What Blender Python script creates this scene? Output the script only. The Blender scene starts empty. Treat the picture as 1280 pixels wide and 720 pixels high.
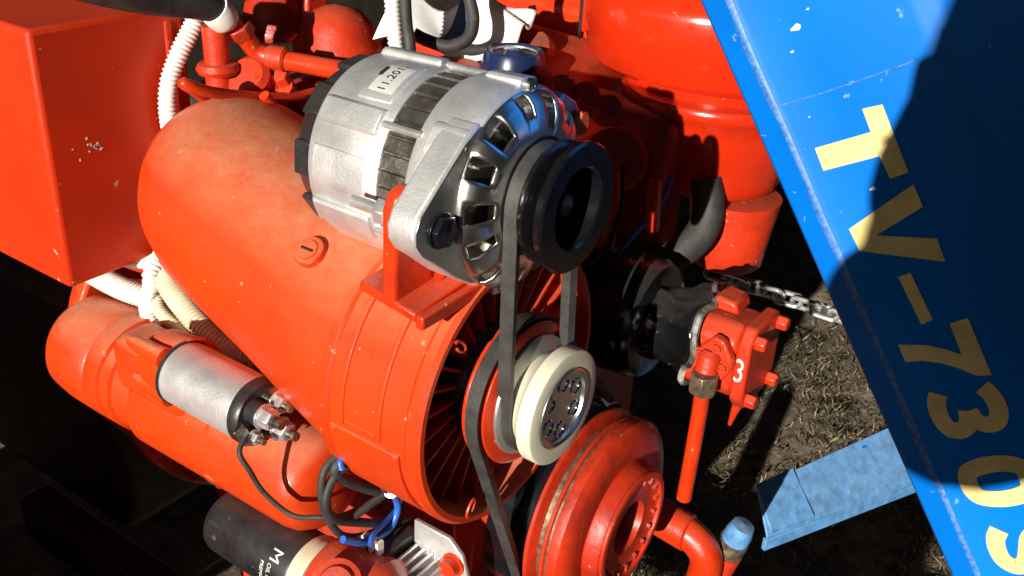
import bpy, bmesh, math, random
from mathutils import Vector as V, Matrix
PI = math.pi
random.seed(7)
S = bpy.context.scene
COL = S.collection

# ---------------------------------------------------------------- camera
cam_d = bpy.data.cameras.new('camera'); cam = bpy.data.objects.new('camera', cam_d); COL.objects.link(cam)
cam_d.sensor_width = 36.0; cam_d.lens = 35.16; cam_d.clip_start = 0.02; cam_d.clip_end = 2000
right = V((0.81264582, 0.58078439, 0.04791942)); up = V((-0.3027504, 0.35048915, 0.88628412)); back = V((0.49794474, -0.73474271, 0.46065625))
M = Matrix((right, up, back)).transposed().to_4x4(); M.translation = V((0.32357, -0.54182, 1.26219))
cam.matrix_world = M
S.camera = cam
# ---------------------------------------------------------------- sky and sun
SUN = V((0.16, -1.0, 0.275)).normalized()          # direction towards the sun
w = bpy.data.worlds.new('World'); S.world = w; w.use_nodes = True
nt = w.node_tree; bg = nt.nodes['Background']
sky = nt.nodes.new('ShaderNodeTexSky'); sky.sky_type = 'NISHITA'; sky.sun_disc = False
sky.sun_elevation = math.asin(SUN.z); sky.sun_rotation = math.atan2(SUN.x, SUN.y)
nt.links.new(sky.outputs[0], bg.inputs[0]); bg.inputs[1].default_value = 0.05
sl = bpy.data.lights.new('sun', 'SUN'); sl.energy = 5.0; sl.angle = math.radians(0.55); sl.color = (1.0, 0.94, 0.84)
so = bpy.data.objects.new('sun', sl); COL.objects.link(so); so.rotation_euler = (-SUN).to_track_quat('-Z', 'Y').to_euler()
so.location = (0, -4, 5)
S.view_settings.view_transform = 'Standard'; S.view_settings.look = 'None'
S.view_settings.exposure = 0.52; S.view_settings.gamma = 1.0
S.render.engine = 'CYCLES'

# ---------------------------------------------------------------- materials
MATS = {}
def mat(name, col, rough=0.5, metal=0.0, var=0.12, vscale=18.0, dust=0.0, dustcol=(0.34, 0.22, 0.13), chips=0.0,
        bump=0.0, bscale=120.0, coat=0.0, spec=0.5, col2=None, grime=0.0, rvar=0.15, chipcol=(0.75, 0.62, 0.5)):
    m = bpy.data.materials.new(name); m.use_nodes = True; n = m.node_tree; N = n.nodes; L = n.links
    b = N['Principled BSDF']; b.inputs['Metallic'].default_value = metal; b.inputs['Roughness'].default_value = rough
    b.inputs['Specular IOR Level'].default_value = spec
    b.inputs['Coat Weight'].default_value = coat; b.inputs['Coat Roughness'].default_value = 0.12
    tc = N.new('ShaderNodeTexCoord')
    def noise(sc, det=4, ro=0.6):
        q = N.new('ShaderNodeTexNoise'); q.inputs['Scale'].default_value = sc; q.inputs['Detail'].default_value = det
        q.inputs['Roughness'].default_value = ro; L.new(tc.outputs['Object'], q.inputs['Vector']); return q
    def ramp(src, a, c):
        r = N.new('ShaderNodeMapRange'); r.inputs[1].default_value = a; r.inputs[2].default_value = c; L.new(src, r.inputs[0]); return r.outputs[0]
    def mix(f, A, B):
        q = N.new('ShaderNodeMix'); q.data_type = 'RGBA'
        if isinstance(f, (int, float)): q.inputs[0].default_value = f
        else: L.new(f, q.inputs[0])
        for s, x in ((6, A), (7, B)):
            if isinstance(x, tuple): q.inputs[s].default_value = (*x[:3], 1)
            else: L.new(x, q.inputs[s])
        return q.outputs[2]
    def mul(a, c):
        q = N.new('ShaderNodeMath'); q.operation = 'MULTIPLY'
        for i, x in ((0, a), (1, c)):
            if isinstance(x, (int, float)): q.inputs[i].default_value = x
            else: L.new(x, q.inputs[i])
        return q.outputs[0]
    n1 = noise(vscale)
    c2 = col2 or tuple(max(0.0, c * (1 - 2.2 * var)) for c in col)
    c1 = tuple(min(1.0, c * (1 + var)) for c in col)
    c = mix(ramp(n1.outputs[0], 0.32, 0.68), c1, c2)
    if grime:
        c = mix(mul(ramp(noise(9, 8, 0.7).outputs[0], 0.5, 0.72), grime), c, (0.03, 0.018, 0.012))
    if dust:
        g = N.new('ShaderNodeNewGeometry'); sx = N.new('ShaderNodeSeparateXYZ'); L.new(g.outputs['Normal'], sx.inputs[0])
        c = mix(mul(mul(ramp(sx.outputs[2], 0.5, 1.0), ramp(noise(34, 10, 0.75).outputs[0], 0.15, 0.72)), dust), c, dustcol)
    if chips:
        c = mix(mul(ramp(noise(95, 3, 0.55).outputs[0], 0.70, 0.73), chips), c, chipcol)
    L.new(c, b.inputs['Base Color'])
    if rvar:
        q = N.new('ShaderNodeMath'); q.operation = 'MULTIPLY_ADD'; L.new(noise(vscale * 2.3, 5).outputs[0], q.inputs[0])
        q.inputs[1].default_value = rvar * 2; q.inputs[2].default_value = rough - rvar; q.use_clamp = True; L.new(q.outputs[0], b.inputs['Roughness'])
    if bump:
        bp = N.new('ShaderNodeBump'); bp.inputs['Strength'].default_value = bump; bp.inputs['Distance'].default_value = 0.002
        L.new(noise(bscale, 6).outputs[0], bp.inputs['Height']); L.new(bp.outputs[0], b.inputs['Normal'])
    MATS[name] = m; return m
RED = (0.62, 0.034, 0.003)
mat('red_paint', RED, 0.36, dust=0.18, chips=0.25, bump=0.22, bscale=190, coat=0.10, var=0.12, grime=0.22, rvar=0.22)
mat('red_duct', (0.62, 0.046, 0.004), 0.44, spec=0.35, dust=0.75, dustcol=(0.60, 0.34, 0.19), chips=0.3, bump=0.20, bscale=240, coat=0.05, var=0.10, vscale=9, grime=0.10, rvar=0.2)
mat('red_cast', (0.56, 0.032, 0.006), 0.45, dust=0.45, dustcol=(0.36, 0.15, 0.08), chips=0.35, bump=0.35, bscale=170, coat=0.1, var=0.12, grime=0.35)
mat('red_dirty', (0.42, 0.035, 0.016), 0.55, dust=0.4, chips=0.2, bump=0.35, bscale=140, var=0.2, grime=0.9)
mat('red_pulley', (0.50, 0.028, 0.006), 0.42, dust=0.12, dustcol=(0.2, 0.09, 0.05), chips=0.25, bump=0.25, bscale=160, coat=0.05, var=0.2, grime=0.75, rvar=0.25)
mat('red_gloss', (0.60, 0.026, 0.004), 0.22, dust=0.06, chips=0.12, bump=0.04, bscale=60, coat=0.6, var=0.05)
mat('red_sheet', (0.60, 0.034, 0.004), 0.46, spec=0.3, dust=0.10, chips=0.45, bump=0.10, bscale=40, coat=0.0, var=0.10, vscale=6)
mat('aluminium', (0.74, 0.74, 0.73), 0.46, metal=0.68, var=0.10, vscale=30, bump=0.22, bscale=420, grime=0.10, rvar=0.1)
mat('alu_polished', (0.70, 0.69, 0.65), 0.30, metal=1.0, var=0.06, vscale=40, bump=0.05, bscale=120, rvar=0.05)
mat('chrome', (0.82, 0.82, 0.82), 0.07, metal=1.0, var=0.03, bump=0.03, bscale=60, rvar=0.03)
mat('galvanised', (0.80, 0.80, 0.80), 0.30, metal=0.75, var=0.12, vscale=60, rvar=0.1)
mat('oil_can', (0.016, 0.016, 0.017), 0.42, var=0.3, vscale=50, dust=0.25, dustcol=(0.12, 0.11, 0.10), chips=0.1)
mat('zinc', (0.55, 0.54, 0.50), 0.30, metal=1.0, var=0.15, vscale=90, bump=0.1, bscale=300, grime=0.3)
mat('lamination', (0.24, 0.215, 0.18), 0.38, metal=0.8, var=0.3, vscale=60, bump=0.3, bscale=300)
mat('black_plastic', (0.022, 0.022, 0.024), 0.38, var=0.2, vscale=60, bump=0.08, bscale=300, dust=0.10)
mat('black_paint', (0.006, 0.006, 0.008), 0.24, var=0.2, coat=0.25, dust=0.02, bump=0.03)
mat('rubber', (0.034, 0.033, 0.031), 0.62, var=0.25, vscale=40, bump=0.2, bscale=260, dust=0.12, chips=0.05)
mat('belt_rubber', (0.045, 0.044, 0.041), 0.55, var=0.2, vscale=60, bump=0.25, bscale=400)
mat('wrap_plastic', (0.007, 0.007, 0.008), 0.20, var=0.3, vscale=20, bump=0.4, bscale=45, chips=0.5, chipcol=(0.16, 0.16, 0.15), dust=0.16, dustcol=(0.3, 0.29, 0.26))  # pale dust on upper faces, raised to stand in for sky sheen
mat('wrap_edge', (0.30, 0.30, 0.27), 0.5, var=0.5, vscale=70, bump=0.6, bscale=90, grime=0.7)
mat('cream', (0.74, 0.69, 0.52), 0.34, var=0.06, vscale=25, bump=0.05, grime=0.06)
mat('grey_metal', (0.42, 0.43, 0.43), 0.4, metal=0.7, var=0.12)
mat('white_plastic', (0.82, 0.80, 0.74), 0.45, var=0.05, vscale=60, grime=0.12)
mat('cream_plastic', (0.72, 0.64, 0.46), 0.45, var=0.10, vscale=40, grime=0.25)
mat('dark_conduit', (0.055, 0.045, 0.04), 0.5, var=0.2)
mat('blue_paint', (0.001, 0.158, 0.64), 0.45, spec=0.12, var=0.05, vscale=7, chips=0.35, chipcol=(0.42, 0.62, 0.85), bump=0.05, bscale=50, coat=0.0)
mat('blue_worn', (0.11, 0.30, 0.60), 0.45, var=0.16, vscale=70, chips=0.8, chipcol=(0.5, 0.55, 0.6), bump=0.2, bscale=80, dust=0.35, dustcol=(0.42, 0.44, 0.42))
mat('blue_scuff', (0.07, 0.22, 0.62), 0.5, var=0.25, vscale=260, chips=0.6, chipcol=(0.3, 0.45, 0.75))
mat('letter_yellow', (0.82, 0.65, 0.27), 0.42, var=0.08, vscale=45, rvar=0.1, chips=0.5, chipcol=(0.02, 0.16, 0.55))
mat('blue_wire', (0.03, 0.13, 0.55), 0.35, var=0.1)
mat('navy_plastic', (0.012, 0.022, 0.075), 0.25, var=0.15, dust=0.15, dustcol=(0.2, 0.22, 0.28))
mat('paper', (0.52, 0.52, 0.50), 0.6, var=0.04)
mat('ink', (0.02, 0.02, 0.02), 0.6, var=0.0)
mat('white_print', (0.75, 0.75, 0.72), 0.5, var=0.1)
mat('rag', (0.80, 0.79, 0.77), 0.85, var=0.06, bump=0.4, bscale=60)
mat('rag_blue', (0.06, 0.09, 0.24), 0.85, var=0.2)
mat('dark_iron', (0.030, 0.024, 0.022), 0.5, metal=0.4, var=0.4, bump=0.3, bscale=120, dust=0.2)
mat('brass', (0.38, 0.30, 0.20), 0.4, metal=0.8, var=0.3, vscale=120, grime=0.4)
mat('orange_bolt', (0.60, 0.10, 0.03), 0.45, var=0.2, vscale=120, chips=0.6)
mat('tyre', (0.020, 0.020, 0.020), 0.7, var=0.3, dust=0.4)
mat('skin', (0.55, 0.33, 0.24), 0.5, var=0.06)
mat('jacket', (0.05, 0.06, 0.08), 0.85, var=0.2, bump=0.3, bscale=60)
mat('trousers', (0.04, 0.05, 0.10), 0.85, var=0.2, bump=0.3, bscale=60)
mat('hair', (0.03, 0.02, 0.015), 0.6, var=0.3)

# ---------------------------------------------------------------- mesh helpers
class MB:
    def __init__(s): s.v = []; s.f = []
    def add(s, vs, fs):
        o = len(s.v); s.v += [tuple(x) for x in vs]; s.f += [tuple(i + o for i in f) for f in fs]; return s
    def box(s, c, d, R=None):
        c = V(c); h = V(d) / 2; q = []
        for i in range(8):
            p = V(((-1 if i & 1 else 1) * h.x, (-1 if i & 2 else 1) * h.y, (-1 if i & 4 else 1) * h.z))
            q.append(c + (R @ p if R else p))
        return s.add(q, [(0, 1, 3, 2), (4, 6, 7, 5), (0, 4, 5, 1), (2, 3, 7, 6), (0, 2, 6, 4), (1, 5, 7, 3)])
    def prism(s, poly, ext):
        n = len(poly); e = V(ext); a = [V(p) for p in poly]
        return s.add(a + [p + e for p in a], [tuple(range(n)), tuple(range(2 * n - 1, n - 1, -1))] + [(i, i + n, (i + 1) % n + n, (i + 1) % n) for i in range(n)])
    def lathe(s, o, ax, prof, n=48, loop=False, skip=None, a0=0.0, a1=2 * PI):
        o = V(o); ax = V(ax).normalized(); e1 = ax.orthogonal().normalized() if abs(ax.x) < 0.99 else V((0, 0, 1)); e2 = ax.cross(e1)
        full = abs(a1 - a0) > 6.28; m = n if full else n + 1
        vs = [o + ax * t + (e1 * math.cos(a0 + (a1 - a0) * i / n) + e2 * math.sin(a0 + (a1 - a0) * i / n)) * max(r, 1e-5) for t, r in prof for i in range(m)]
        fs = []; k = len(prof)
        for j in range(k if loop else k - 1):
            for i in range(n):
                if skip and skip(j, i): continue
                i2 = (i + 1) % m; j2 = (j + 1) % k
                fs.append((j * m + i, j * m + i2, j2 * m + i2, j2 * m + i))
        if not loop and full:
            if prof[0][1] > 1e-4: fs.append(tuple(range(m - 1, -1, -1)))
            if prof[-1][1] > 1e-4: fs.append(tuple((k - 1) * m + i for i in range(m)))
        return s.add(vs, fs)
    def loft(s, rings, caps=True, loop=False):
        n = len(rings[0]); vs = [p for r in rings for p in r]; fs = []; k = len(rings)
        for j in range(k if loop else k - 1):
            for i in range(n):
                j2 = (j + 1) % k; fs.append((j * n + i, j * n + (i + 1) % n, j2 * n + (i + 1) % n, j2 * n + i))
        if caps and not loop: fs += [tuple(range(n - 1, -1, -1)), tuple((k - 1) * n + i for i in range(n))]
        return s.add(vs, fs)
    def tube(s, pts, r, n=10, loop=False, sub=6, rib=None):
        P = spline(pts, sub, loop); k = len(P); rings = []; N = None
        for i, p in enumerate(P):
            t = (P[(i + 1) % k] - P[i - 1]) if loop else (P[min(i + 1, k - 1)] - P[max(i - 1, 0)])
            t.normalize()
            N = t.orthogonal().normalized() if N is None else (N - t * N.dot(t)).normalized()
            B = t.cross(N); rr = r[0] + (r[1] - r[0]) * i / (k - 1) if isinstance(r, tuple) else r
            if rib: rr *= rib[i % len(rib)]
            rings.append([p + (N * math.cos(2 * PI * a / n) + B * math.sin(2 * PI * a / n)) * rr for a in range(n)])
        return s.loft(rings, loop=loop)
    def hexa(s, o, ax, r, h, n=6, rot=0.0):
        o = V(o); ax = V(ax).normalized(); e1 = ax.orthogonal().normalized(); e2 = ax.cross(e1)
        pr = ((0, r), (h * 0.8, r), (h, r * 0.84)); 
        return s.loft([[o + ax * t + (e1 * math.cos(rot + 2 * PI * i / n) + e2 * math.sin(rot + 2 * PI * i / n)) * q for i in range(n)] for t, q in pr])
    def grid(s, fn, nu, nv):
        vs = [fn(i / nu, j / nv) for j in range(nv + 1) for i in range(nu + 1)]; m = nu + 1
        return s.add(vs, [(j * m + i, j * m + i + 1, (j + 1) * m + i + 1, (j + 1) * m + i) for j in range(nv) for i in range(nu)])
    def build(s, name, material, parent=None, bevel=0.0, sharp=35, solid=0.0, seg=2, origin=None, rough=0.0):
        o0 = V((0, 0, 0)); p = parent
        while p is not None: o0 += p.location; p = p.parent
        loc = V(origin) if origin is not None else V((0, 0, 0))
        off = o0 + loc if parent is None or origin is not None else o0
        me = bpy.data.meshes.new(name); me.from_pydata([(V(x) - off)[:] for x in s.v], [], s.f)
        bm = bmesh.new(); bm.from_mesh(me); bmesh.ops.remove_doubles(bm, verts=bm.verts, dist=2e-6)
        bmesh.ops.recalc_face_normals(bm, faces=bm.faces); bm.to_mesh(me); bm.free()
        for q in me.polygons: q.use_smooth = True
        me.set_sharp_from_angle(angle=math.radians(sharp))
        me.materials.append(MATS[material] if isinstance(material, str) else material)
        o = bpy.data.objects.new(name, me); COL.objects.link(o); o.parent = parent; o.location = loc
        if solid:
            q = o.modifiers.new('thickness', 'SOLIDIFY'); q.thickness = solid; q.offset = 0
        if bevel:
            q = o.modifiers.new('bevel', 'BEVEL'); q.width = bevel; q.segments = seg; q.limit_method = 'ANGLE'; q.angle_limit = math.radians(40); q.harden_normals = False
        return o
def spline(pts, sub=6, loop=False):
    P = [V(p) for p in pts]; n = len(P)
    if sub <= 1 or n < 3: return P
    out = []
    for i in range(n if loop else n - 1):
        if loop: a, b, c, d = P[i - 1], P[i], P[(i + 1) % n], P[(i + 2) % n]
        else: b, c = P[i], P[i + 1]; a = P[i - 1] if i else b * 2 - c; d = P[i + 2] if i + 2 < n else c * 2 - b
        for k in range(sub):
            t = k / sub
            out.append(0.5 * ((2 * b) + (c - a) * t + (2 * a - 5 * b + 4 * c - d) * t * t + (3 * b - a - 3 * c + d) * t ** 3))
    if not loop: out.append(P[-1])
    return out
def tag(o, label, cat, group=None):
    o['label'] = label; o['category'] = cat
    if group: o['group'] = group
    return o
def thing(name, loc, label, cat, group=None):
    o = bpy.data.objects.new(name, None); o.empty_display_size = 0.02; COL.objects.link(o); o.location = loc
    return tag(o, label, cat, group)
def solo(name, mb, material, origin, label, cat, group=None, **k):
    return tag(mb.build(name, material, None, origin=origin, **k), label, cat, group)
def dup(o, loc, parent=None):
    c = o.copy(); COL.objects.link(c); c.parent = parent or o.parent; c.location = loc; return c
AX = V((1, 0, 0)); AY = V((0, 1, 0)); AZ = V((0, 0, 1))
def cyl(a, b, r, n=20): 
    a = V(a); b = V(b); return MB().lathe(a, b - a, [(0, r), ((b - a).length, r)], n)
def rx(a): return Matrix.Rotation(a, 3, 'X')
def radial(c, al, r):  # al: angle from +Z towards -Y, around the X axis
    return V((c[0], c[1] - math.sin(al) * r, c[2] + math.cos(al) * r))
def text_mesh(body, size):
    cu = bpy.data.curves.new('print', 'FONT'); cu.body = body; cu.size = size; cu.resolution_u = 2
    o = bpy.data.objects.new('print', cu); me = bpy.data.meshes.new_from_object(o); bpy.data.objects.remove(o)
    mb = MB().add([v.co.copy() for v in me.vertices], [tuple(p.vertices) for p in me.polygons]); return mb

# ================================================================ SETTING
g = MB()
def gnd(x, y):
    return 0.012 * math.sin(x * 7.1 + 1.3 * math.sin(y * 5)) * math.cos(y * 6.3) + 0.006 * math.sin(x * 23 + y * 17) + 0.004 * math.sin(x * 51 - y * 43) 
rngs = [-60, -20, -6] + [-3 + i * 0.05 for i in range(121)] + [6, 20, 60]
ry = [-60, -20, -6] + [-3 + i * 0.05 for i in range(181)] + [10, 25, 60]
vs = [(x, y, gnd(x, y) if abs(x) < 3.1 and -3.1 < y < 6.1 else 0.0) for y in ry for x in rngs]; m_ = len(rngs)
g.add(vs, [(j * m_ + i, j * m_ + i + 1, (j + 1) * m_ + i + 1, (j + 1) * m_ + i) for j in range(len(ry) - 1) for i in range(m_ - 1)])
mat('soil', (0.205, 0.165, 0.120), 0.9, var=0.35, vscale=16, col2=(0.085, 0.066, 0.046), bump=1.0, bscale=60, chips=0.6, chipcol=(0.30, 0.23, 0.12), rvar=0.0, spec=0.2)
ground = g.build('ground', 'soil'); ground['kind'] = 'structure'
# dry mown grass and straw lying on the soil
def straw(name, n, col, z0, box, lmin, lmax):
    mb = MB(); vs = []; fs = []
    for _ in range(n):
        x = random.uniform(*box[0]); y = random.uniform(*box[1])
        if math.sin(x * 9 + 2 * math.sin(y * 4)) * math.sin(y * 7 + 1) < random.uniform(-1.3, 0.5): continue
        z = gnd(x, y) + random.uniform(0.0, z0); a = random.uniform(0, 2 * PI); l = random.uniform(lmin, lmax); wd = random.uniform(0.0007, 0.0022)
        d = V((math.cos(a), math.sin(a), random.uniform(-0.05, 0.55))) * l; sd = V((-math.sin(a), math.cos(a), 0)) * wd; bnd = V((random.uniform(-1, 1), random.uniform(-1, 1), random.uniform(0, .5))) * l * 0.25
        p = V((x, y, z)); o = len(vs)
        vs += [p - sd, p + sd, p + d * .5 + bnd + sd * .8, p + d * .5 + bnd - sd * .8, p + d]
        fs += [(o, o + 1, o + 2, o + 3), (o + 3, o + 2, o + 4)]
    mb.v = [tuple(v) for v in vs]; mb.f = fs
    mat(name + '_mat', col, 0.75, var=0.35, vscale=25, rvar=0, spec=0.2)
    me = bpy.data.meshes.new(name); me.from_pydata(mb.v, [], mb.f); me.materials.append(MATS[name + '_mat'])
    o = bpy.data.objects.new(name, me); COL.objects.link(o); o['kind'] = 'stuff'; return o
straw('dry_grass', 55000, (0.32, 0.255, 0.165), 0.012, ((-1.1, 0.7), (0.3, 3.2)), 0.008, 0.030)
straw('green_grass', 9000, (0.045, 0.060, 0.020), 0.016, ((-1.1, 0.7), (0.3, 3.2)), 0.010, 0.030)

# ================================================================ BLUE HOOD (tipped forward)
H0 = V((0.0207, 0.12, 1.1246)); HU = V((0.57004, 0, -0.82162)); HV = V((0.82162, 0, 0.57004))
def hp(u, v, y=0.0): return H0 + HU * u + HV * v + V((0, y, 0))
hood = thing('engine_hood', hp(0.9, 0.2, 0.25), 'bright blue sheet metal engine hood tipped forward, with pale yellow lettering', 'hood')
prof = [(0.004, 0.020), (0.0, 0.012), (0.0, 0.002), (0.003, -0.0005), (0.0165, -0.0012), (0.0185, -0.0030), (0.0205, -0.0034), (0.0230, -0.0024), (0.026, -0.0012),
        (0.06, -0.0010), (0.125, 0.0), (0.133, 0.0012), (0.138, 0.004), (0.145, 0.0045), (0.27, 0.009), (0.33, 0.02), (0.365, 0.045), (0.38, 0.08), (0.385, 0.42), (0.38, 0.76), (0.365, 0.795), (0.33, 0.82), (0.27, 0.831), (0.0, 0.84)]
mb = MB(); n = len(prof); U0, U1 = -0.35, 0.95; nu = 26
vs = [hp(U0 + (U1 - U0) * i / nu, v, y + (0.0005 * math.sin(i * 0.9 + v * 21) * math.sin(i * 0.37 + 1) if 0.03 < v < 0.3 else 0.0)) for i in range(nu + 1) for v, y in prof]
mb.add(vs, [(i * n + j, i * n + j + 1, (i + 1) * n + j + 1, (i + 1) * n + j) for i in range(nu) for j in range(n - 1)])
mb.build('shell', 'blue_paint', hood, solid=0.0012, sharp=60)
# worn strip along the pressed crease
mb = MB().add([hp(U0 + (U1 - U0) * i / 40, v + (random.uniform(-.0008, .0008) if k in (0, 3) else 0), y - 0.0009) for i in range(41) for k, (v, y) in enumerate([(0.0168, -0.0014), (0.0188, -0.0031), (0.0206, -0.0034), (0.0228, -0.0026)])],
              [(i * 4 + j, i * 4 + j + 1, i * 4 + 5 + j, i * 4 + 4 + j) for i in range(40) for j in range(3)])
mb.build('worn_crease', 'blue_scuff', hood, sharp=60)
mb = MB(); pts = [hp(0.0901, 0.0262, -0.0022), hp(0.094, 0.06, -0.0022), hp(0.0978, 0.118, -0.0018)]
mb.tube(pts, 0.0006, 4, sub=1); mb.build('scratch', 'blue_scuff', hood)
for (u, v, r) in [(0.0466, 0.0557, 0.0026), (0.039, 0.068, 0.0008), (0.060, 0.047, 0.0009), (0.1662, 0.0607, 0.0016), (0.03, 0.095, 0.0008), (0.105, 0.04, 0.0005)]:
    q = [hp(u + r * math.cos(a) * (0.75 + 0.3 * math.sin(3 * a)), v + 1.5 * r * math.sin(a), -0.0021) for a in [i * PI / 6 for i in range(12)]]
    MB().prism(q, (0, -0.0002, 0)).build('paint_chip', 'white_print', hood)
def flat(poly, name='letter'):
    return MB().prism([hp(u, v, -0.0022) for u, v in poly], (0, -0.0003, 0)).build(name, 'letter_yellow', hood)
flat([(0.1263, 0.035), (0.143, 0.0342), (0.1469, 0.0736), (0.1636, 0.0742), (0.1636, 0.0870), (0.1157, 0.0885), (0.1134, 0.0753), (0.1298, 0.0746)])
flat([(0.1874, 0.0344), (0.2045, 0.0352), (0.2283, 0.0862), (0.2117, 0.0872), (0.1975, 0.0504), (0.1884, 0.0869), (0.1721, 0.0868)])
flat([(0.2299, 0.0529), (0.2289, 0.0619), (0.2651, 0.0633), (0.2665, 0.0548)], 'dash')
flat([(0.2767, 0.0339), (0.2819, 0.0527), (0.288, 0.064), (0.294, 0.0722), (0.2705, 0.0728), (0.2695, 0.0855), (0.3121, 0.0852), (0.3107, 0.0759), (0.303, 0.067), (0.2965, 0.0566), (0.292, 0.045), (0.2905, 0.0337)])
def stroke(path, wd, closed=False, lift=0.0):
    P = spline([(u, v, 0) for u, v in path], 8, closed); k = len(P); a = []; b = []
    for i, p in enumerate(P):
        t = (P[(i + 1) % k] - P[i - 1]) if closed else (P[min(i + 1, k - 1)] - P[max(i - 1, 0)])
        nn = V((-t.y, t.x, 0)).normalized() * wd / 2; a.append(p + nn); b.append(p - nn)
    m = MB(); vs = []
    for q in a + b: vs.append(hp(q.x, q.y, -0.0025 - lift))
    for q in a + b: vs.append(hp(q.x, q.y, -0.0022))
    K = 2 * k; fs = []
    for i in range(k if closed else k - 1):
        j = (i + 1) % k
        fs += [(i, j, k + j, k + i), (K + i, K + k + i, K + k + j, K + j), (i, K + i, K + j, j), (k + i, k + j, K + k + j, K + k + i)]
    m.add(vs, fs); m.build('letter', 'letter_yellow', hood)
LW = 0.0125
stroke([(0.3185, 0.0462), (0.3250, 0.0424), (0.3330, 0.0410), (0.3410, 0.0418), (0.3466, 0.0455), (0.3474, 0.0520), (0.3430, 0.0580), (0.3345, 0.0606)], LW)
stroke([(0.3345, 0.0618), (0.3425, 0.0640), (0.3464, 0.0695), (0.3456, 0.0758), (0.3405, 0.0796), (0.3330, 0.0808), (0.3250, 0.0796), (0.3190, 0.0764)], LW * 0.97, lift=0.0004)
stroke([(0.3895, 0.0408), (0.3995, 0.0445), (0.4030, 0.0610), (0.3995, 0.0775), (0.3895, 0.0812), (0.3795, 0.0775), (0.3760, 0.0610), (0.3795, 0.0445)], LW, True)
stroke([(0.4265, 0.0478), (0.4330, 0.0430), (0.4420, 0.0410), (0.4510, 0.0425), (0.4562, 0.0490), (0.4535, 0.0560), (0.4455, 0.0605), (0.4360, 0.0650), (0.4310, 0.0715), (0.4335, 0.0780), (0.4420, 0.0810), (0.4510, 0.0800), (0.4580, 0.0755)], LW)

# ================================================================ ENGINE
YC_ = 0.115; YB, ZB = 0.0065, 0.834            # blower axis
eng = thing('engine', (-0.25, 0.2, 0.45), 'red painted air cooled diesel engine block behind the blower and belts', 'engine')
MB().box((-0.30, 0.20, 0.64), (0.40, 0.30, 0.36)).build('crankcase', 'red_dirty', eng, bevel=0.012)
MB().box((-0.33, 0.215, 0.855), (0.36, 0.20, 0.09)).build('cylinder_bank', 'red_dirty', eng, bevel=0.008)
for i in range(9):
    MB().box((-0.33, 0.215, 0.822 + i * 0.009), (0.375, 0.215, 0.003)).build('cooling_fin', 'red_dirty', eng)
MB().box((-0.28, 0.17, 0.36), (0.36, 0.26, 0.195)).build('added_oil_pan', 'red_dirty', eng, bevel=0.02, seg=3)  # added below view to shade the ground beyond the engine
# timing cover with flange and bolts
mb = MB(); c0 = V((-0.112, 0.06, 0.68))
poly = [V((-0.112, y, z)) for y, z in [(0.03, 0.56), (0.02, 0.66), (0.02, 0.72), (0.03, 0.80), (0.10, 0.83), (0.2, 0.80), (0.235, 0.70), (0.22, 0.58), (0.14, 0.5), (0.0, 0.5)]]
mb.prism(poly, (0.03, 0, 0)).build('timing_cover', 'red_cast', eng, bevel=0.006)
for y, z in [(0.036, 0.625), (0.034, 0.70), (0.045, 0.79), (0.21, 0.70), (0.185, 0.785), (0.05, 0.56)]:
    MB().lathe((-0.084, y, z), AX, [(0, 0.014), (0.006, 0.014), (0.008, 0.011)], 16).hexa((-0.076, y, z), AX, 0.0085, 0.008).build('cover_bolt', 'red_cast', eng, bevel=0.0006)
MB().lathe((-0.085, YC_, 0.652), AX, [(0, 0.075), (0.018, 0.07), (0.022, 0.05)], 40).build('front_seal_boss', 'red_dirty', eng, bevel=0.002)
MB().tube([(-0.082, 0.040, 0.77), (-0.075, 0.030, 0.71), (-0.078, 0.028, 0.64), (-0.085, 0.03, 0.56)], 0.011, 12).build('cover_rib', 'red_cast', eng)
# cylinder heads and domed rocker covers
for i, x in enumerate((-0.50, -0.40, -0.29, -0.18)):
    MB().box((x, 0.215, 0.925), (0.085, 0.19, 0.06)).build('cylinder_head', 'red_cast', eng, bevel=0.008)
def dome(x, y, z, r, h, name='rocker_cover'):
    d = MB().lathe((x, y, z), AZ, [(0, r * 1.12), (0.006, r * 1.14), (0.010, r * 1.1), (h * 0.35, r * 0.98), (h * 0.6, r * 0.9), (h * 0.82, r * 0.66), (h * 0.95, r * 0.34), (h, 0.0)], 36)
    return d.build(name, 'red_cast', eng, sharp=50)
dome(-0.425, 0.212, 0.990, 0.041, 0.048); dome(-0.505, 0.205, 0.995, 0.038, 0.055)
MB().prism([(-0.470, 0.200, 0.98), (-0.470, 0.240, 0.98), (-0.470, 0.233, 1.050), (-0.470, 0.207, 1.050)], (0.010, 0, 0)).build('lifting_plate', 'red_cast', eng, bevel=0.003); dome(-0.30, 0.255, 0.95, 0.05, 0.05)
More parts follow.
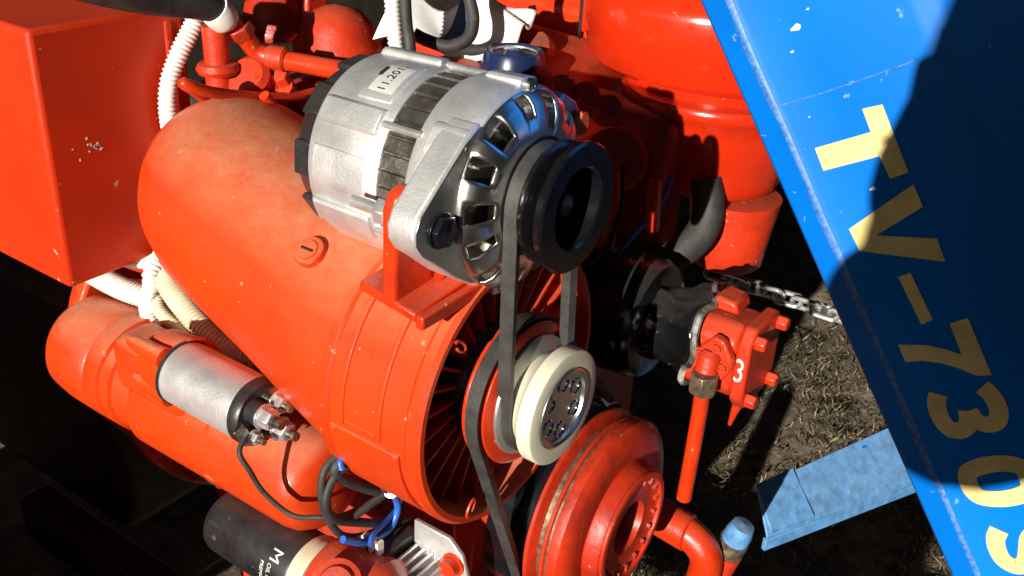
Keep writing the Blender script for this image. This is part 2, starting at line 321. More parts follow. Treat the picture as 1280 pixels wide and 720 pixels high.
# injector stubs and unions
MB().hexa((-0.43, 0.145, 0.955), (0, -0.5, 0.8), 0.012, 0.02).build('union_nut', 'red_cast', eng, bevel=0.0008)
MB().hexa((-0.39, 0.205, 0.94), (0.2, -0.6, 0.7), 0.012, 0.016).build('union_nut', 'red_cast', eng, bevel=0.0008)
MB().box((-0.42, 0.10, 0.95), (0.02, 0.05, 0.05), rx(0.5)).build('bracket', 'red_cast', eng, bevel=0.002)
MB().box((-0.40, 0.145, 0.935), (0.05, 0.04, 0.03), rx(-0.3)).build('bracket', 'red_cast', eng, bevel=0.003)
MB().lathe((-0.428, 0.058, 0.955), AZ, [(0, 0.0125), (0.040, 0.0125), (0.041, 0.0185), (0.045, 0.0205), (0.050, 0.0180), (0.051, 0.0120), (0.085, 0.0120)], 24).build('injector_stub', 'red_cast', eng)
MB().lathe((-0.412, 0.082, 0.985), (0.35, -0.6, 0.7), [(0, 0.0), (0.0, 0.0215), (0.012, 0.0215), (0.017, 0.016), (0.019, 0.0)], 24).build('union_boss', 'red_cast', eng)
MB().hexa((-0.39, 0.104, 0.985), (0.2, -0.6, 0.75), 0.0085, 0.013).lathe((-0.39, 0.104, 0.975), (0.2, -0.6, 0.75), [(0, 0.0115), (0.010, 0.0115)], 18).build('union_nut', 'red_cast', eng, bevel=0.0006)
MB().hexa((-0.385, 0.145, 0.964), (0.2, -0.6, 0.75), 0.0085, 0.012).build('union_nut', 'red_cast', eng, bevel=0.0006)
MB().hexa((-0.385, 0.180, 0.955), (0.2, -0.6, 0.75), 0.0075, 0.012).build('union_nut', 'red_cast', eng, bevel=0.0006)
MB().prism([(-0.405, 0.045, 0.955), (-0.405, 0.115, 0.955), (-0.405, 0.108, 0.985), (-0.405, 0.090, 0.972), (-0.405, 0.072, 0.984), (-0.405, 0.052, 0.978)], (0.010, 0, 0)).build('bracket', 'red_cast', eng, bevel=0.002)
MB().tube([(-0.40, 0.07, 0.982), (-0.398, 0.078, 0.992), (-0.396, 0.09, 0.990), (-0.395, 0.098, 0.978), (-0.395, 0.10, 0.965)], 0.006, 10).build('leak_off_pipe', 'red_cast', eng)
# intake side castings in the shade right of the alternator
MB().lathe((-0.12, 0.275, 0.93), (0.6, -0.75, 0.2), [(0, 0.02), (0.01, 0.032), (0.014, 0.032), (0.018, 0.026), (0.02, 0.0)], 28).build('blanking_cap', 'red_cast', eng)
for p in [(-0.15, 0.262, 0.985), (-0.17, 0.25, 0.99), (-0.13, 0.27, 0.975)]:
    MB().lathe(p, (0.5, -0.6, 0.5), [(0, 0.014), (0.014, 0.014), (0.016, 0.010), (0.026, 0.010)], 16).build('banjo_fitting', 'red_cast', eng)
MB().tube([(-0.105, 0.238, 0.93), (-0.098, 0.232, 0.90), (-0.094, 0.222, 0.862)], 0.013, 12).build('feed_pipe', 'red_paint', eng)
MB().box((-0.064, 0.262, 0.90), (0.012, 0.01, 0.055), rx(0.15)).build('bracket', 'red_paint', eng, bevel=0.002)
MB().tube([(-0.066, 0.27, 0.935), (-0.064, 0.265, 0.92)], 0.007, 10, sub=1).build('bracket_stud', 'red_paint', eng)
MB().box((-0.16, 0.34, 0.86), (0.16, 0.06, 0.22)).build('intake_manifold', 'red_dirty', eng, bevel=0.015)
MB().prism([(x, 0.30, z) for x, z in [(-0.46, 0.90), (-0.20, 0.90), (-0.20, 0.97), (-0.24, 0.995), (-0.42, 1.005), (-0.46, 0.98)]], (0, 0.15, 0)).build('valve_cover', 'red_cast', eng, bevel=0.02, seg=4)
MB().lathe((-0.27, 0.345, 0.99), (0.3, -0.5, 0.8), [(0, 0.026), (0.012, 0.026), (0.020, 0.02), (0.022, 0.0)], 24).build('breather_cap', 'red_dirty', eng)
MB().box((-0.33, 0.52, 0.93), (0.26, 0.10, 0.20)).build('side_shield', 'red_paint', eng, bevel=0.02, seg=4)
# flywheel housing at the rear
mb = MB().lathe((-0.58, 0.21, 0.60), AX, [(-0.12, 0.20), (-0.02, 0.205), (0.0, 0.215), (0.018, 0.215), (0.022, 0.205), (0.022, 0.0)], 64)
mb.build('flywheel_housing', 'red_cast', eng, bevel=0.004)
for i in range(16):
    a = i * PI / 8; q = radial((-0.558, 0.21, 0.60), a, 0.204)
    MB().hexa(q, AX, 0.007, 0.006).build('housing_bolt', 'red_cast', eng)

# ---------------------------------------------------------------- cooling air duct
duct = thing('air_duct', (-0.27, 0.02, 0.75), 'large dusty orange red sheet metal cooling air duct under the alternator', 'duct')
secs = [(-0.128, YB, ZB, 0.1135), (-0.15, YB + 0.001, 0.842, 0.1125), (-0.20, 0.008, 0.857, 0.1085), (-0.26, 0.012, 0.876, 0.1055), (-0.32, 0.016, 0.894, 0.104), (-0.36, 0.018, 0.905, 0.101),
        (-0.385, 0.02, 0.911, 0.094), (-0.402, 0.022, 0.915, 0.082), (-0.412, 0.022, 0.917, 0.065), (-0.417, 0.022, 0.918, 0.04), (-0.418, 0.022, 0.918, 0.005)]
def duct_pt(k, a):
    x, y, z, r = secs[k]; f = 1.0 - (0.16 * min(1.0, k / 4) if math.sin(a) > 0 else 0.0)
    return V((x, y + math.cos(a) * r, z + math.sin(a) * r * f))
MB().loft([[duct_pt(k, 2 * PI * i / 64) for i in range(64)] for k in range(len(secs))]).build('cowl', 'red_duct', duct, sharp=45)
MB().lathe((-0.128, YB, ZB), AX, [(-0.012, 0.1140), (-0.010, 0.1165), (-0.002, 0.1170), (0.0, 0.1155), (0.002, 0.113)], 72).build('joint_bead', 'red_duct', duct)
q = V((-0.185, -0.0665, 0.932))
mb = MB().lathe(q, (0, -0.62, 0.78), [(-0.006, 0.0125), (0.001, 0.0125), (0.002, 0.0115), (0.0015, 0.0085), (0.003, 0.008), (0.003, 0.0)], 24); scr = mb.build('cover_screw', 'red_duct', duct)
MB().box(q + V((0, -0.62, 0.78)) * 0.0032, (0.012, 0.0016, 0.0016), rx(0.0)).build('slot', 'ink', scr)

# ---------------------------------------------------------------- blower
blo = thing('cooling_blower', (-0.09, YB, 0.71), 'red cooling blower with radial guide vanes inside its round housing', 'blower')
MB().lathe((0, YB, ZB), AX, [(-0.130, 0.110), (-0.130, 0.1145), (-0.056, 0.1135), (-0.052, 0.1165), (-0.045, 0.1165), (-0.041, 0.1135), (-0.041, 0.1090), (-0.045, 0.1075), (-0.125, 0.106)], 96, loop=True).build('housing', 'red_duct', blo, sharp=30)
def cylpatch(x0, x1, a0, a1, r, h, nseg=20):
    m = MB(); rings = []
    for i in range(nseg + 1):
        a = a0 + (a1 - a0) * i / nseg
        rings.append([radial((x0, YB, ZB), a, r), radial((x1, YB, ZB), a, r), radial((x1, YB, ZB), a, r + h), radial((x0, YB, ZB), a, r + h)])
    return m.loft(rings)
D = math.radians
cylpatch(-0.118, -0.113, D(40), D(93), 0.112, 0.0040).build('bead', 'red_duct', blo, bevel=0.001)
cylpatch(-0.082, -0.077, D(40), D(93), 0.112, 0.0036).build('bead', 'red_duct', blo, bevel=0.001)
cylpatch(-0.128, -0.060, D(95), D(150), 0.112, 0.0042).build('access_plate', 'red_duct', blo, bevel=0.0008)
cylpatch(-0.1125, -0.0825, D(91), D(94), 0.112, 0.0030).build('bead', 'red_duct', blo, bevel=0.001)
for x, a in [(-0.124, 97), (-0.064, 97), (-0.124, 146), (-0.064, 146)]:
    p = radial((x, YB, ZB), D(a), 0.1155); MB().lathe(p, p - V((x, YB, ZB)), [(0, 0.0035), (0.0016, 0.003), (0.0022, 0.0)], 12).build('plate_screw', 'red_duct', blo)
MB().lathe((0, YB, ZB), AX, [(-0.122, 0.1065), (-0.120, 0.1065), (-0.118, 0.0)], 48).build('rotor_backplate', 'dark_iron', blo)
MB().lathe((0, YB, ZB), AX, [(-0.119, 0.052), (-0.062, 0.052), (-0.056, 0.049), (-0.050, 0.040), (-0.048, 0.0)], 48).build('hub', 'dark_iron', blo, bevel=0.001)
NV = 26
def vane(i):
    m = MB(); a = 2 * PI * i / NV + 0.05; rings = []
    for k in range(4):
        r = 0.0515 + 0.0555 * k / 3; tw = 0.30 - 0.10 * k / 3; ring = []
        for (dx, dt) in ((-0.060, -0.0012), (-0.060, 0.0012), (-0.092, 0.0012 + 0.03 * tw), (-0.092, -0.0012 + 0.03 * tw)):
            ring.append(radial((dx, YB, ZB), a + dt / r, r))
        rings.append(ring)
    return m.loft(rings)
for i in range(NV): vane(i).build('vane', 'red_cast', blo)
NR = 12
for i in range(NR):
    m = MB(); a = 2 * PI * i / NR; rings = []
    for k in range(4):
        r = 0.051 + 0.054 * k / 3
        rings.append([radial((x, YB, ZB), a + t / r, r) for x, t in ((-0.097, 0.0), (-0.097, 0.0015), (-0.116, -0.02), (-0.116, -0.0215))])
    m.loft(rings).build('rotor_blade', 'dark_iron', blo)
for a in (D(46), D(118 + 30)):
    c = radial((-0.0405, YB, ZB), a, 0.101); t = V((0, math.cos(a), math.sin(a)))
    e1 = (radial((0, 0, 0), a, 1)); pts = [c + e1 * 0.0075 * math.cos(k) + AX * 0.001 + V((0, math.cos(a), math.sin(a))) * 0.0032 * math.sin(k) for k in [j * PI / 5 for j in range(9)]]
    MB().tube(pts, 0.0013, 8).build('guard_eye', 'red_paint', blo)

# ---------------------------------------------------------------- fan pulley
fp = thing('fan_pulley', (-0.02, YB, ZB - 0.06), 'stepped fan pulley with red rear flange and thick cream front disc', 'pulley')
MB().lathe((0, YB, ZB), AX, [(-0.050, 0.030), (-0.050, 0.054), (-0.046, 0.060), (-0.0435, 0.060), (-0.040, 0.052), (-0.032, 0.052), (-0.0295, 0.058), (-0.0275, 0.059), (-0.0262, 0.056), (-0.0262, 0.03)], 64, loop=True).build('rear_flange', 'red_paint', fp, bevel=0.0006)
MB().lathe((0, YB, ZB), AX, [(-0.0260, 0.03), (-0.0260, 0.0475), (-0.0245, 0.049), (-0.0230, 0.0485), (-0.020, 0.040), (-0.020, 0.03)], 64, loop=True).build('middle_flange', 'grey_metal', fp)
MB().lathe((0, YB, ZB), AX, [(-0.0198, 0.029), (-0.0198, 0.0360), (-0.0140, 0.0380), (-0.0085, 0.0440), (-0.0060, 0.0468), (0.0042, 0.0468), (0.0055, 0.0462), (0.0060, 0.0450), (0.0060, 0.0340), (0.0054, 0.0333), (-0.012, 0.0333)], 72, loop=True).build('front_disc', 'cream', fp, sharp=40)
MB().lathe((0, YB, ZB), AX, [(0.0030, 0.0332), (0.0066, 0.0328), (0.0072, 0.0316), (0.0060, 0.0290), (-0.001, 0.0272), (-0.004, 0.0240), (-0.002, 0.0185), (-0.003, 0.0165), (-0.009, 0.0155), (-0.010, 0.0)], 56).build('bearing_cap', 'alu_polished', fp, sharp=50)
for i in range(6):
    p = radial((-0.0035, YB, ZB), i * PI / 3, 0.0205); MB().lathe(p, AX, [(-0.002, 0.0072), (0.0070, 0.0072), (0.0078, 0.0064), (0.0070, 0.0054), (0.0, 0.0052), (0.0, 0.0)], 18).build('cap_boss', 'chrome', fp)
MB().hexa((-0.010, YB, ZB), AX, 0.010, 0.010).build('shaft_nut', 'chrome', fp, bevel=0.0006)

# ---------------------------------------------------------------- crank pulley
YC, ZC = 0.115, 0.652
cp = thing('crankshaft_pulley', (-0.02, YC, ZC - 0.13), 'big red grooved crankshaft pulley at the bottom of the engine', 'pulley')
MB().lathe((0, YC, ZC), AX, [(-0.072, 0.05), (-0.072, 0.096), (-0.069, 0.100), (-0.046, 0.100), (-0.0440, 0.0985), (-0.0400, 0.087), (-0.0330, 0.087), (-0.0305, 0.0960), (-0.0292, 0.0960), (-0.0292, 0.05)], 96, loop=True).build('damper_ring', 'black_paint', cp, sharp=28)
MB().lathe((0, YC, ZC), AX, [(-0.0290, 0.045), (-0.0290, 0.0970), (-0.0280, 0.0985), (-0.0250, 0.0985), (-0.0240, 0.0972), (-0.0215, 0.0860), (-0.0165, 0.0860), (-0.0135, 0.0955), (-0.0125, 0.0962), (-0.0100, 0.0962), (-0.0092, 0.0935), (-0.0072, 0.0935), (-0.0062, 0.0966), (-0.0020, 0.0970), (0.0030, 0.0962), (0.0070, 0.0925), (0.0098, 0.0870), (0.0112, 0.0800), (0.0114, 0.0730),
    (0.0098, 0.0665), (0.0105, 0.0635), (0.0125, 0.0622), (0.0205, 0.0605), (0.0240, 0.0588), (0.0240, 0.050)], 112, loop=True).build('rim', 'red_pulley', cp, sharp=28)
MB().lathe((0, YC, ZC), AX, [(-0.005, 0.0575), (0.0262, 0.0575), (0.0275, 0.0560), (0.0275, 0.0510), (0.0240, 0.0495), (0.0220, 0.0450), (0.0220, 0.0270), (0.010, 0.0245), (-0.005, 0.0245)], 72, loop=True).build('web', 'red_pulley', cp, bevel=0.0006)
for x0, x1, r in ((-0.0216, -0.0164, 0.0866), (-0.0091, -0.0073, 0.0940)):
    MB().lathe((0, YC, ZC), AX, [(x0, r - 0.004), (x0, r), (x1, r), (x1, r - 0.004)], 96, loop=True).build('worn_groove', 'brass', cp)
for i in range(18):
    a = 2 * PI * i / 18; p = radial((0.0230, YC, ZC), a, 0.0470)
    MB().box(p, (0.005, 0.0035, 0.006), rx(a)).build('web_tooth', 'red_dirty', cp)
MB().lathe((0, YC, ZC), AX, [(-0.04, 0.024), (-0.004, 0.024), (-0.004, 0.018), (0.004, 0.017), (0.008, 0.0)], 40).build('hub_bolt', 'dark_iron', cp)
MB().lathe((0, YC, ZC), AX, [(-0.115, 0.04), (-0.0705, 0.04)], 32).build('crank_nose', 'dark_iron', cp)

# ---------------------------------------------------------------- belts
def belt(name, X, c1, r1, c2, r2, w_, t_, label):
    c1 = V((0, *c1)); c2 = V((0, *c2)); d = c2 - c1; L = d.length; base = math.atan2(d.z, d.y); off = math.acos((r1 - r2) / L); P = []
    for k in range(41):
        a = base + off + (2 * PI - 2 * off) * k / 40; P.append((c1 + V((0, math.cos(a), math.sin(a))) * r1, V((0, math.cos(a), math.sin(a)))))
    for k in range(41):
        a = base - off + 2 * off * k / 40; P.append((c2 + V((0, math.cos(a), math.sin(a))) * r2, V((0, math.cos(a), math.sin(a)))))
    rings = [[p + nn * h + V((X + x, 0, 0)) for x, h in ((-w_ / 2, 0.0), (w_ / 2, 0.0), (w_ * 0.32, -t_), (-w_ * 0.32, -t_))] for p, nn in P]
    return solo(name, MB().loft(rings, loop=True), 'belt_rubber', (X, c2.y, c2.z - r2), label, 'belt', bevel=0.0007)
belt('drive_belt', -0.0205, (0.0, 1.0), 0.0405, (YB, ZB), 0.0440, 0.0120, 0.0080, 'black rubber belt running vertically from the alternator pulley down to the fan pulley')
belt('drive_belt', -0.0362, (YB, ZB), 0.0620, (YC, ZC), 0.0975, 0.0120, 0.0080, 'wider black rubber belt looping from the red fan flange down to the crankshaft pulley')

# ================================================================ ALTERNATOR (axis Y=0 Z=1)
alt = thing('alternator', (-0.1, 0, 0.925), 'silver aluminium alternator with black rear cover mounted on top of the blower', 'alternator')
A0 = (0, 0, 1.0)
mb = MB().lathe(A0, AX, [(-0.205, 0.0), (-0.205, 0.050), (-0.200, 0.059), (-0.196, 0.061), (-0.1795, 0.0665), (-0.1785, 0.060)], 64)
rc = mb.build('rear_cover', 'black_plastic', alt)
for i in range(9):
    a = 2 * PI * i / 9 + 0.1; p = radial((-0.188, 0, 1), a, 0.0635)
    MB().box(p, (0.018, 0.026, 0.0055), rx(a)).build('cover_lug', 'black_plastic', rc, bevel=0.002, seg=3)
MB().lathe(A0, AX, [(-0.1785, 0.058), (-0.1785, 0.0695), (-0.175, 0.0715), (-0.114, 0.0735), (-0.1105, 0.0725), (-0.1100, 0.066)], 96, loop=False).build('rear_housing', 'aluminium', alt)
def pad(x0, x1, al, wd, h, r=0.0725):
    al = D(al); a2 = wd / r / 2; rings = []
    for k in range(9):
        a = al - a2 + 2 * a2 * k / 8; e = h * (0.55 if k in (0, 8) else 1)
        rings.append([radial((x0, 0, 1), a, r - 0.002), radial((x1, 0, 1), a, r - 0.002), radial((x1, 0, 1), a, r + e), radial((x0 + 0.004, 0, 1), a, r + e * 0.85)])
    return MB().loft(rings)
for al, wd, h in ((-8, 0.012, 0.005), (52, 0.020, 0.0045), (112, 0.02, 0.0045), (172, 0.02, 0.005), (232, 0.02, 0.005)):
    pad(-0.176, -0.118, al, wd, h).build('bolt_rib', 'aluminium', alt, bevel=0.0012)
pad(-0.174, -0.121, 84, 0.030, 0.0016).build('raised_panel', 'aluminium', alt, bevel=0.0008)
pad(-0.153, -0.119, 22, 0.046, 0.0022).build('raised_panel', 'aluminium', alt, bevel=0.0008)
# paper label with printed number
lab = pad(-0.1480, -0.1220, 24, 0.034, 0.0026); lb = lab.build('sticker', 'paper', alt)
tm = text_mesh('11.201.', 0.0098); 
tm.v = [tuple(radial((-0.1300 - y, 0, 1), D(35) - x / 0.0725, 0.0725 + 0.00285)) for x, y, z in tm.v]; tm.build('print', 'ink', lb)
pad(-0.1462, -0.1452, 20, 0.012, 0.0029).build('print', 'ink', lb)
# laminated stator
NS = 38; rings = []
for x in (-0.1155, -0.0805):
    ring = []
    for i in range(NS):
        for f, r in ((0.0, 0.0680), (0.06, 0.0712), (0.82, 0.0718), (0.90, 0.0680)):
            ring.append(radial((x, 0, 1), 2 * PI * (i + f) / NS, r))
    rings.append(ring)
MB().loft(rings).build('stator', 'lamination', alt)
for al in (52, 112, -8):
    p = radial((-0.1155, 0, 1), D(al), 0.0735); cyl(p, p + V((0.035, 0, 0)), 0.0030, 12).build('through_bolt', 'galvanised', alt)
# front bracket, lug, vented polished front
MB().lathe(A0, AX, [(-0.0850, 0.066), (-0.0850, 0.0735), (-0.081, 0.0755), (-0.048, 0.0745), (-0.0435, 0.0725), (-0.0425, 0.069), (-0.0425, 0.060)], 96, loop=True).build('front_bracket', 'aluminium', alt)
for al, wd in ((52, 0.024), (-8, 0.02), (172, 0.02)):
    pad(-0.0785, -0.046, al, wd, 0.0045, 0.0745).build('bolt_rib', 'aluminium', alt, bevel=0.001)
    p = radial((-0.046, 0, 1), D(al), 0.0735); MB().lathe(p, AX, [(0, 0.005), (0.004, 0.005), (0.004, 0.0028), (0.002, 0.0026), (0.002, 0)], 16).build('socket_screw', 'zinc', alt)
poly = [(-0.046, 1.060), (-0.062, 1.051), (-0.106, 1.014), (-0.111, 1.004), (-0.110, 0.994), (-0.104, 0.985), (-0.094, 0.977), (-0.070, 0.957), (-0.050, 0.944), (-0.02, 0.95), (-0.02, 1.03)]
lug = MB().prism([(-0.0670, y, z) for y, z in poly], (0.023, 0, 0)).build('pivot_lug', 'aluminium', alt, bevel=0.0025, seg=3)
MB().prism([(-0.0436, y * 0.985 - 0.001, 1 + (z - 1) * 0.965) for y, z in poly], (0.0012, 0, 0)).build('machined_face', 'alu_polished', alt, bevel=0.0005)
MB().lathe((-0.0422, -0.086, 0.998), AX, [(0, 0.0125), (0.001, 0.0125), (0.001, 0.0)], 24).hexa((-0.0412, -0.086, 0.998), AX, 0.0115, 0.005).build('pivot_bolt', 'black_paint', alt, bevel=0.0006)
cyl((-0.118, -0.086, 0.998), (-0.067, -0.086, 0.998), 0.0048, 16).build('bolt_shank', 'galvanised', alt)
MB().hexa((-0.094, -0.086, 0.998), AX, 0.0095, 0.010).lathe((-0.083, -0.086, 0.998), AX, [(0, 0.012), (0.002, 0.012)], 24).build('pivot_nut', 'galvanised', alt, bevel=0.0005)
MB().prism([(-0.056, y, z) for y, z in [(0.040, 1.050), (0.055, 1.058), (0.072, 1.048), (0.082, 1.034), (0.078, 1.020), (0.05, 1.02)]], (0.012, 0, 0)).build('adjusting_lug', 'aluminium', alt, bevel=0.002)
MB().hexa((-0.043, 0.068, 1.034), AX, 0.010, 0.009).build('adjusting_bolt', 'orange_bolt', alt, bevel=0.0006)
NW = 14; SUBW = 10
fprof = [(-0.0440, 0.0705), (-0.0410, 0.0702), (-0.0375, 0.0685), (-0.0335, 0.0640), (-0.0300, 0.0560), (-0.0285, 0.0480), (-0.0280, 0.0400), (-0.0285, 0.030)]
def skipw(j, i):
    k = (i // SUBW) * 7 % 5; return j in ((2, 3, 4) if k % 2 else (1, 2, 3)) and 1 <= (i % SUBW) <= (4 + k % 3)
MB().lathe(A0, AX, fprof, NW * SUBW, skip=skipw).build('vented_cover', 'alu_polished', alt, solid=0.0024, sharp=60)
fc = bpy.data.objects['vented_cover']
fan = MB().lathe(A0, AX, [(-0.060, 0.060), (-0.054, 0.062), (-0.050, 0.050), (-0.048, 0.02)], 48).build('inner_fan', 'grey_metal', alt)
for i in range(13):
    a = 2 * PI * i / 13; p = radial((-0.046, 0, 1), a, 0.052)
    MB().box(p, (0.013, 0.0015, 0.018), rx(a + 0.4)).build('fan_blade', 'alu_polished', fan)
pl = MB().lathe(A0, AX, [(-0.0330, 0.012), (-0.0330, 0.0380), (-0.0315, 0.0430), (-0.0285, 0.0437), (-0.0265, 0.0425), (-0.0240, 0.033), (-0.0170, 0.033), (-0.0145, 0.0425), (-0.0125, 0.0440), (-0.0095, 0.0440), (-0.0080, 0.0425), (-0.0060, 0.034), (-0.0030, 0.034), (-0.0005, 0.0440), (0.0015, 0.0462), (0.0060, 0.0465), (0.0078, 0.0450), (0.0078, 0.0300), (0.0065, 0.0285), (-0.018, 0.0270), (-0.018, 0.012)], 80, loop=True).build('pulley', 'black_paint', alt, sharp=40)
MB().hexa((-0.018, 0, 1), AX, 0.012, 0.010).lathe((-0.018, 0, 1), AX, [(0, 0.009), (0.016, 0.008)], 16).build('pulley_nut', 'dark_iron', pl, bevel=0.0006)

# ---------------------------------------------------------------- alternator mounting bracket
br = thing('alternator_bracket', (-0.08, -0.05, 0.915), 'orange red welded saddle bracket with hooked arm holding the alternator', 'bracket')
def quadplate(pts, th): return MB().prism(pts, th)
MB().prism([(-0.100, -0.102, 0.942), (-0.050, -0.102, 0.934), (-0.050, 0.050, 0.946), (-0.100, 0.050, 0.954)], (0, 0, 0.007)).build('base_plate', 'red_paint', br, bevel=0.0015)
MB().prism([(-0.0495, -0.103, 0.931), (-0.0495, 0.055, 0.932), (-0.0495, 0.060, 0.945), (-0.0495, -0.103, 0.941)], (0.007, 0, 0)).build('front_lip', 'red_paint', br, bevel=0.0015)
arm = [(-0.086, 0.936), (-0.0865, 0.990), (-0.0858, 1.006), (-0.080, 1.0145), (-0.070, 1.0165), (-0.060, 1.0125), (-0.060, 1.005), (-0.069, 1.0065), (-0.0745, 1.000), (-0.074, 0.985), (-0.072, 0.940)]
MB().prism([(-0.080, y, z) for y, z in [(-0.103, 0.938), (-0.1015, 0.985), (-0.1015, 1.006), (-0.097, 1.0175), (-0.087, 1.0215), (-0.076, 1.0185), (-0.071, 1.008), (-0.071, 0.985), (-0.060, 0.945)]], (0.0125, 0, 0)).build('hook_arm', 'red_paint', br, bevel=0.0035, seg=3)
MB().prism([(-0.080, -0.060, 0.945), (-0.080, -0.030, 0.950), (-0.080, -0.060, 0.972)], (0.008, 0, 0)).build('gusset', 'red_paint', br, bevel=0.001)
MB().prism([(-0.066, -0.04, 0.94), (-0.066, 0.01, 0.945), (-0.066, 0.0, 0.958), (-0.066, -0.02, 0.958)], (0.010, 0, 0)).build('stop_block', 'red_paint', br, bevel=0.001)
wd = MB(); 
for i in range(22):
    x = -0.105 + 0.002 * i; wd.lathe((x, -0.058 + random.uniform(-.002, .002), 0.948), (1, 0, 0.2), [(-0.002, 0.0), (0, 0.004), (0.002, 0.0)], 8)
w_ = wd.build('weld_seam', 'red_paint', br)

# ================================================================ STARTER MOTOR
st = thing('starter_motor', (-0.3, -0.055, 0.65), 'orange red starter motor with silver solenoid low on the engine side', 'starter motor')
ys_, zs_ = -0.055, 0.702
MB().lathe((0, ys_, zs_), AX, [(-0.405, 0.020), (-0.405, 0.047), (-0.400, 0.049), (-0.300, 0.0485), (-0.298, 0.0465), (-0.296, 0.0485), (-0.205, 0.0485), (-0.192, 0.046), (-0.183, 0.038), (-0.178, 0.02), (-0.177, 0.0)], 64).build('motor_body', 'red_duct', st, sharp=40)
MB().lathe((0, ys_ + 0.004, zs_ + 0.010), AX, [(-0.545, 0.0), (-0.545, 0.034), (-0.541, 0.046), (-0.530, 0.053), (-0.505, 0.056), (-0.468, 0.0565), (-0.466, 0.055), (-0.464, 0.0565), (-0.444, 0.0562), (-0.442, 0.0530), (-0.438, 0.0530), (-0.436, 0.0562), (-0.426, 0.056), (-0.424, 0.0525), (-0.418, 0.0515), (-0.404, 0.048), (-0.404, 0.0)], 64).build('drive_housing', 'red_duct', st, sharp=40)
MB().prism([(-0.560, y, z) for y, z in [(-0.05, 0.755), (-0.035, 0.782), (-0.01, 0.785), (0.05, 0.74), (0.03, 0.65), (-0.05, 0.66), (-0.06, 0.70)]], (0.018, 0, 0)).build('mounting_flange', 'red_duct', st, bevel=0.004)
q = radial((-0.292, ys_, zs_), D(118), 0.0485)
sc_ = MB().lathe(q, q - V((q.x, ys_, zs_)), [(-0.002, 0.010), (0.0005, 0.010), (0.0012, 0.0)], 20).build('field_screw', 'red_duct', st)
MB().box(q + (q - V((q.x, ys_, zs_))).normalized() * 0.0012, (0.012, 0.001, 0.0016), rx(D(118))).build('slot', 'ink', sc_)
# solenoid
ysol, zsol = -0.094, 0.783
sol = MB().lathe((0, ysol, zsol), AX, [(-0.318, 0.026), (-0.317, 0.0285), (-0.232, 0.0285), (-0.230, 0.0265), (-0.2295, 0.0)], 48).build('solenoid', 'aluminium', st)
MB().lathe((0, ysol, zsol), AX, [(-0.2300, 0.0270), (-0.2295, 0.0293), (-0.222, 0.0293), (-0.219, 0.0275), (-0.2185, 0.0)], 48).build('end_cap', 'black_plastic', sol)
MB().lathe((0, ysol + 0.006, zsol - 0.002), AX, [(-0.360, 0.0), (-0.360, 0.024), (-0.352, 0.028), (-0.330, 0.0300), (-0.3225, 0.0312), (-0.3165, 0.0312), (-0.3165, 0.0)], 48).build('solenoid_seat', 'red_duct', st)
MB().lathe((0, ysol, zsol), AX, [(-0.3190, 0.020), (-0.3190, 0.0298), (-0.3160, 0.0298), (-0.3160, 0.020)], 48, loop=True).build('gasket', 'black_plastic', sol)
for (yy, zz) in ((-0.108, 0.802), (-0.108, 0.764)):
    MB().lathe((0, yy, zz), AX, [(-0.372, 0.0), (-0.370, 0.005), (-0.360, 0.0075), (-0.335, 0.0085), (-0.322, 0.010), (-0.320, 0.0)], 20).build('seat_ear', 'red_duct', st)
MB().box((-0.375, ysol + 0.02, zsol - 0.03), (0.10, 0.05, 0.06)).build('neck_web', 'red_duct', st, bevel=0.014)
for k, (dy, dz, h, r) in enumerate(((-0.010, 0.009, 0.030, 0.0085), (0.008, 0.012, 0.022, 0.0080), (0.006, -0.012, 0.028, 0.0085), (-0.017, -0.010, 0.016, 0.0055))):
    p = V((-0.2195, ysol + dy, zsol + dz))
    post = MB().lathe(p, AX, [(0, r * 1.25), (h * 0.4, r * 1.2), (h * 0.42, r * 0.55), (h, r * 0.5)], 16).build('terminal', 'black_plastic' if k < 1 else 'zinc', sol)
    MB().lathe(p + AX * h * 0.42, AX, [(0, r * 1.3), (0.0015, r * 1.3)], 20).hexa(p + AX * (h * 0.42 + 0.0015), AX, r * 1.05, h * 0.36).build('terminal_nut', 'galvanised', post, bevel=0.0005)
    MB().lathe(p + AX * h, AX, [(-0.002, r * 0.5), (0.004, r * 0.48), (0.005, 0.0)], 12).build('terminal_stud', 'brass', post)
MB().box((-0.214, ysol - 0.026, zsol - 0.004), (0.003, 0.010, 0.022), rx(0.5)).build('spade_tab', 'zinc', sol, bevel=0.0005)

# ---------------------------------------------------------------- oil filter
of = thing('oil_filter', (-0.21, -0.095, 0.60), 'black oil filter canister with white print below the starter motor', 'oil filter')
yf, zf = -0.093, 0.640
can = MB().lathe((0, yf, zf), AX, [(-0.285, 0.0), (-0.285, 0.024), (-0.281, 0.0285), (-0.275, 0.0305), (-0.178, 0.0312), (-0.1745, 0.0300), (-0.1735, 0.0)], 56).build('canister', 'oil_can', of, sharp=40)
MB().lathe((0, yf, zf), AX, [(-0.1740, 0.0), (-0.1740, 0.0322), (-0.171, 0.0330), (-0.166, 0.0322), (-0.163, 0.0335), (-0.158, 0.0325), (-0.155, 0.0)], 48).build('seam_ring', 'cream_plastic', of)
MB().lathe((0, yf + 0.004, zf + 0.002), AX, [(-0.156, 0.0), (-0.156, 0.036), (-0.146, 0.039), (-0.125, 0.036), (-0.10, 0.040), (-0.08, 0.03), (-0.078, 0.0)], 40).build('filter_head', 'red_cast', of, bevel=0.002)
MB().lathe((-0.118, yf - 0.022, zf + 0.034), (0.35, -0.6, 0.7), [(0, 0.020), (0.008, 0.020), (0.010, 0.015), (0.014, 0.013), (0.015, 0.0)], 24).build('head_plug', 'red_cast', of)
